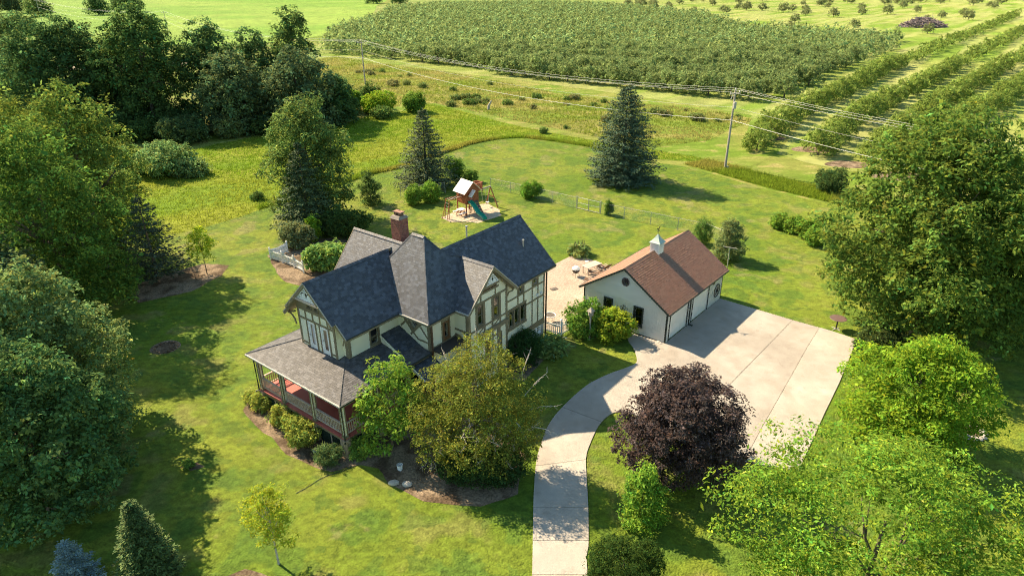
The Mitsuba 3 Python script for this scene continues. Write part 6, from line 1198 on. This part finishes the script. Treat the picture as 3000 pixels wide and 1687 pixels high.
for i, (x, y) in enumerate(((6.9, 55.6), (7.6, 55.3), (8.0, 55.0))):
    k = thing('patio_stool', ['left small white stool behind the patio table', 'middle small white stool behind the patio table', 'right small white stool behind the patio table'][i], 'stool'); put(k + '__seat', Mesh().lathe([(0, 0.42), (0.17, 0.42), (0.17, 0.46), (0, 0.46)], 12, (x, y, 0.03)), 'm_white')
    for a in (0, 2.1, 4.2): put(k + '__leg', Mesh().beam((x + 0.1 * math.cos(a), y + 0.1 * math.sin(a), 0.45), (x + 0.17 * math.cos(a), y + 0.17 * math.sin(a), 0.03), 0.03, 0.03), 'm_white')
GTB = thing('garden_table', 'small round white ringed table behind the picket gate', 'table'); an = np.linspace(0, 2 * np.pi, 25)
put(GTB + '__rim', Mesh().tube(np.stack([2.95 + 0.42 * np.cos(an), 44.75 + 0.42 * np.sin(an), an * 0 + 0.62], 1), 0.04, 6), 'm_white'); put(GTB + '__top', Mesh().lathe([(0, 0.59), (0.4, 0.59), (0.4, 0.61), (0, 0.61)], 20, (2.95, 44.75, 0)), 'm_climb')
for a in (0.4, 2.0, 3.5, 5.1): put(GTB + '__leg', Mesh().tube([(2.95 + 0.38 * math.cos(a), 44.75 + 0.38 * math.sin(a), 0.6), (2.95 + 0.3 * math.cos(a), 44.75 + 0.3 * math.sin(a), 0.03)], 0.02, 6), 'm_white')
MT = thing('door_mat', 'small dark mat lying on the patio by the house', 'mat'); put(MT, Mesh().box(-0.3, -0.2, 0.0, 0.3, 0.2, 0.05), 'm_climb', to=yaw_frame(3.6, 50.6, 0.031, 30))
BH = thing('bird_house', 'weathered bird house on a post before the hedge bushes', 'bird house')
put(BH + '__post', Mesh().box(5.63, 41.9, 0, 5.73, 42.0, 2.1), 'm_pole'); put(BH + '__box', Mesh().box(5.5, 41.78, 2.1, 5.86, 42.12, 2.42), 'm_pole'); put(BH + '__roof', Mesh().lathe([(0.34, 2.40), (0.0, 2.72)], 4, (5.68, 41.95, 0)), 'm_pole')
CL = thing('clothes_post', 'pale T shaped clothes line post by the garage', 'clothes post'); put(CL + '__post', Mesh().tube([(19.8, 55.2, 0), (19.8, 55.2, 1.9)], 0.04, 8), 'm_gutter'); put(CL + '__bar', Mesh().beam((19.25, 55.5, 1.9), (20.35, 54.9, 1.9), 0.06, 0.06), 'm_gutter')
def ring(name, label, x, y, R, n, size, seed, cat, mt='m_rock'):
    k = thing(name, label, cat); r = np.random.default_rng(seed)
    for i in range(n):
        a = 2 * np.pi * i / n; s = size * r.uniform(0.8, 1.25); b = trimesh.creation.icosphere(1, 1.0); v = np.array(b.vertices) * [s, s * 0.8, s * 0.55]; v *= 1 + 0.25 * (meshkit.noise(v * 6 + i, seed)[:, None] - 0.5)
        c, q = math.cos(a), math.sin(a); v = v @ np.array([[c, q, 0], [-q, c, 0], [0, 0, 1]]) + [x + R * c, y + R * q, s * 0.35]; put(k + '__stone', (v, np.array(b.faces)), mt, smooth=True)
ring('stone_ring', 'ring of dull stones on the shaded left lawn', -25.2, 41.2, 0.75, 15, 0.13, 1, 'stone ring', 'm_mulch'); ring('fire_ring', 'ring of pale rocks in the tree shadow at the right', 26.7, 31.0, 0.75, 14, 0.22, 2, 'fire ring')
for x, y, R_, l in ((-25.2, 41.2, 1.0, 'ash patch inside the left stone ring'), (26.7, 31.0, 0.9, 'ash patch inside the right fire ring')):
    a = np.arange(20) / 20 * 2 * np.pi; sheet('ash_patch', wobble(np.stack([x + R_ * np.cos(a), y + R_ * np.sin(a)], 1).tolist(), 0.15, 3, 0.4), 0.014, 'm_mulch', l)
r = np.random.default_rng(12)
for i in range(26):
    t = r.random(); x, y = 8.7 + 2.2 * t + r.normal(0, 0.12), 42.75 - 1.55 * t + r.normal(0, 0.15); s = r.uniform(0.06, 0.16); b = trimesh.creation.icosphere(1, 1.0); v = np.array(b.vertices) * [s, s * 0.8, s * 0.6]; v *= 1 + 0.3 * (meshkit.noise(v * 9 + i, 3)[:, None] - 0.5)
    k = thing('edging_stone', 'small pale stone lying along the garage gable foot', 'stone', 'stones along the garage gable'); put(k, (v + [x, y, s * 0.4], np.array(b.faces)), 'm_rock', smooth=True)
BK = thing('white_bucket', 'white bucket in the bed under the yellowish tree', 'bucket'); put(BK + '__body', Mesh().lathe([(0, 0.02), (0.13, 0.02), (0.16, 0.36), (0.17, 0.36), (0.17, 0.33)], 16, (-6.15, 28.0, 0)), 'm_white'); put(BK + '__handle', Mesh().tube([(-6.3, 28.0, 0.34), (-6.2, 27.95, 0.52), (-6.1, 27.95, 0.52), (-6.0, 28.0, 0.34)], 0.01, 5), 'm_iron')
ST = thing('dead_stump', 'leaning dead stump at the edge of the straw meadow', 'stump'); put(ST, Mesh().tube([(-4.6, 134.5, -0.1), (-4.4, 134.4, 0.9), (-3.9, 134.2, 1.8)], [0.3, 0.24, 0.12], 8), 'm_deadwood')
HS_ = thing('garden_hose', 'dark hose lying across the front lawn from the porch bed', 'hose'); put(HS_, Mesh().tube(smooth_ring([(-8.5, 28.4, 0.03), (-9.3, 27.9, 0.03), (-10.2, 27.4, 0.03), (-10.8, 26.7, 0.03), (-11.3, 26.2, 0.03)], 5, False), 0.014, 6), 'm_green')
for i, pts in enumerate([[(-13.6, 20.2, 0.05), (-13.0, 20.5, 0.06), (-12.5, 20.6, 0.05)], [(-12.6, 19.7, 0.05), (-12.1, 20.2, 0.22), (-11.7, 20.1, 0.08), (-11.3, 19.4, 0.05)]]):
    k = thing('fallen_branch', ['short bare fallen branch in the shade at the bottom edge', 'forked bare fallen branch in the shade at the bottom edge'][i], 'branch'); put(k, Mesh().tube(pts, np.linspace(0.03, 0.01, len(pts)), 6), 'm_deadwood')
shrub('seedling', 'tiny green seedling with a mulch patch on the left lawn', -17.75, 28.3, 0.45, 0.3, (0.07, 0.12, 0.03), 700, cat='plant', size=0.1, cr=0.12, per=10)
sheet('seedling_patch', wobble([(-18.3, 28.3), (-17.6, 27.9), (-17.0, 28.3), (-17.5, 28.7)], 0.15, 31, 0.2), 0.012, 'm_mulch')
for i, (x, y, l) in enumerate(((-6.3, 26.9, 'left stone lying in the bed before the dark evergreen'), (-5.6, 26.8, 'right stone lying in the bed before the dark evergreen'), (-11.0, 29.5, 'flat stone in the porch bed beside the lavender'))):
    b = trimesh.creation.icosphere(2, 1.0); v = np.array(b.vertices) * [0.3, 0.2, 0.14]; v *= 1 + 0.3 * (meshkit.noise(v * 7 + i, 5)[:, None] - 0.5); k = thing('garden_stone', l, 'stone'); put(k, (v + [x, y, 0.08], np.array(b.faces)), 'm_rock', smooth=True)
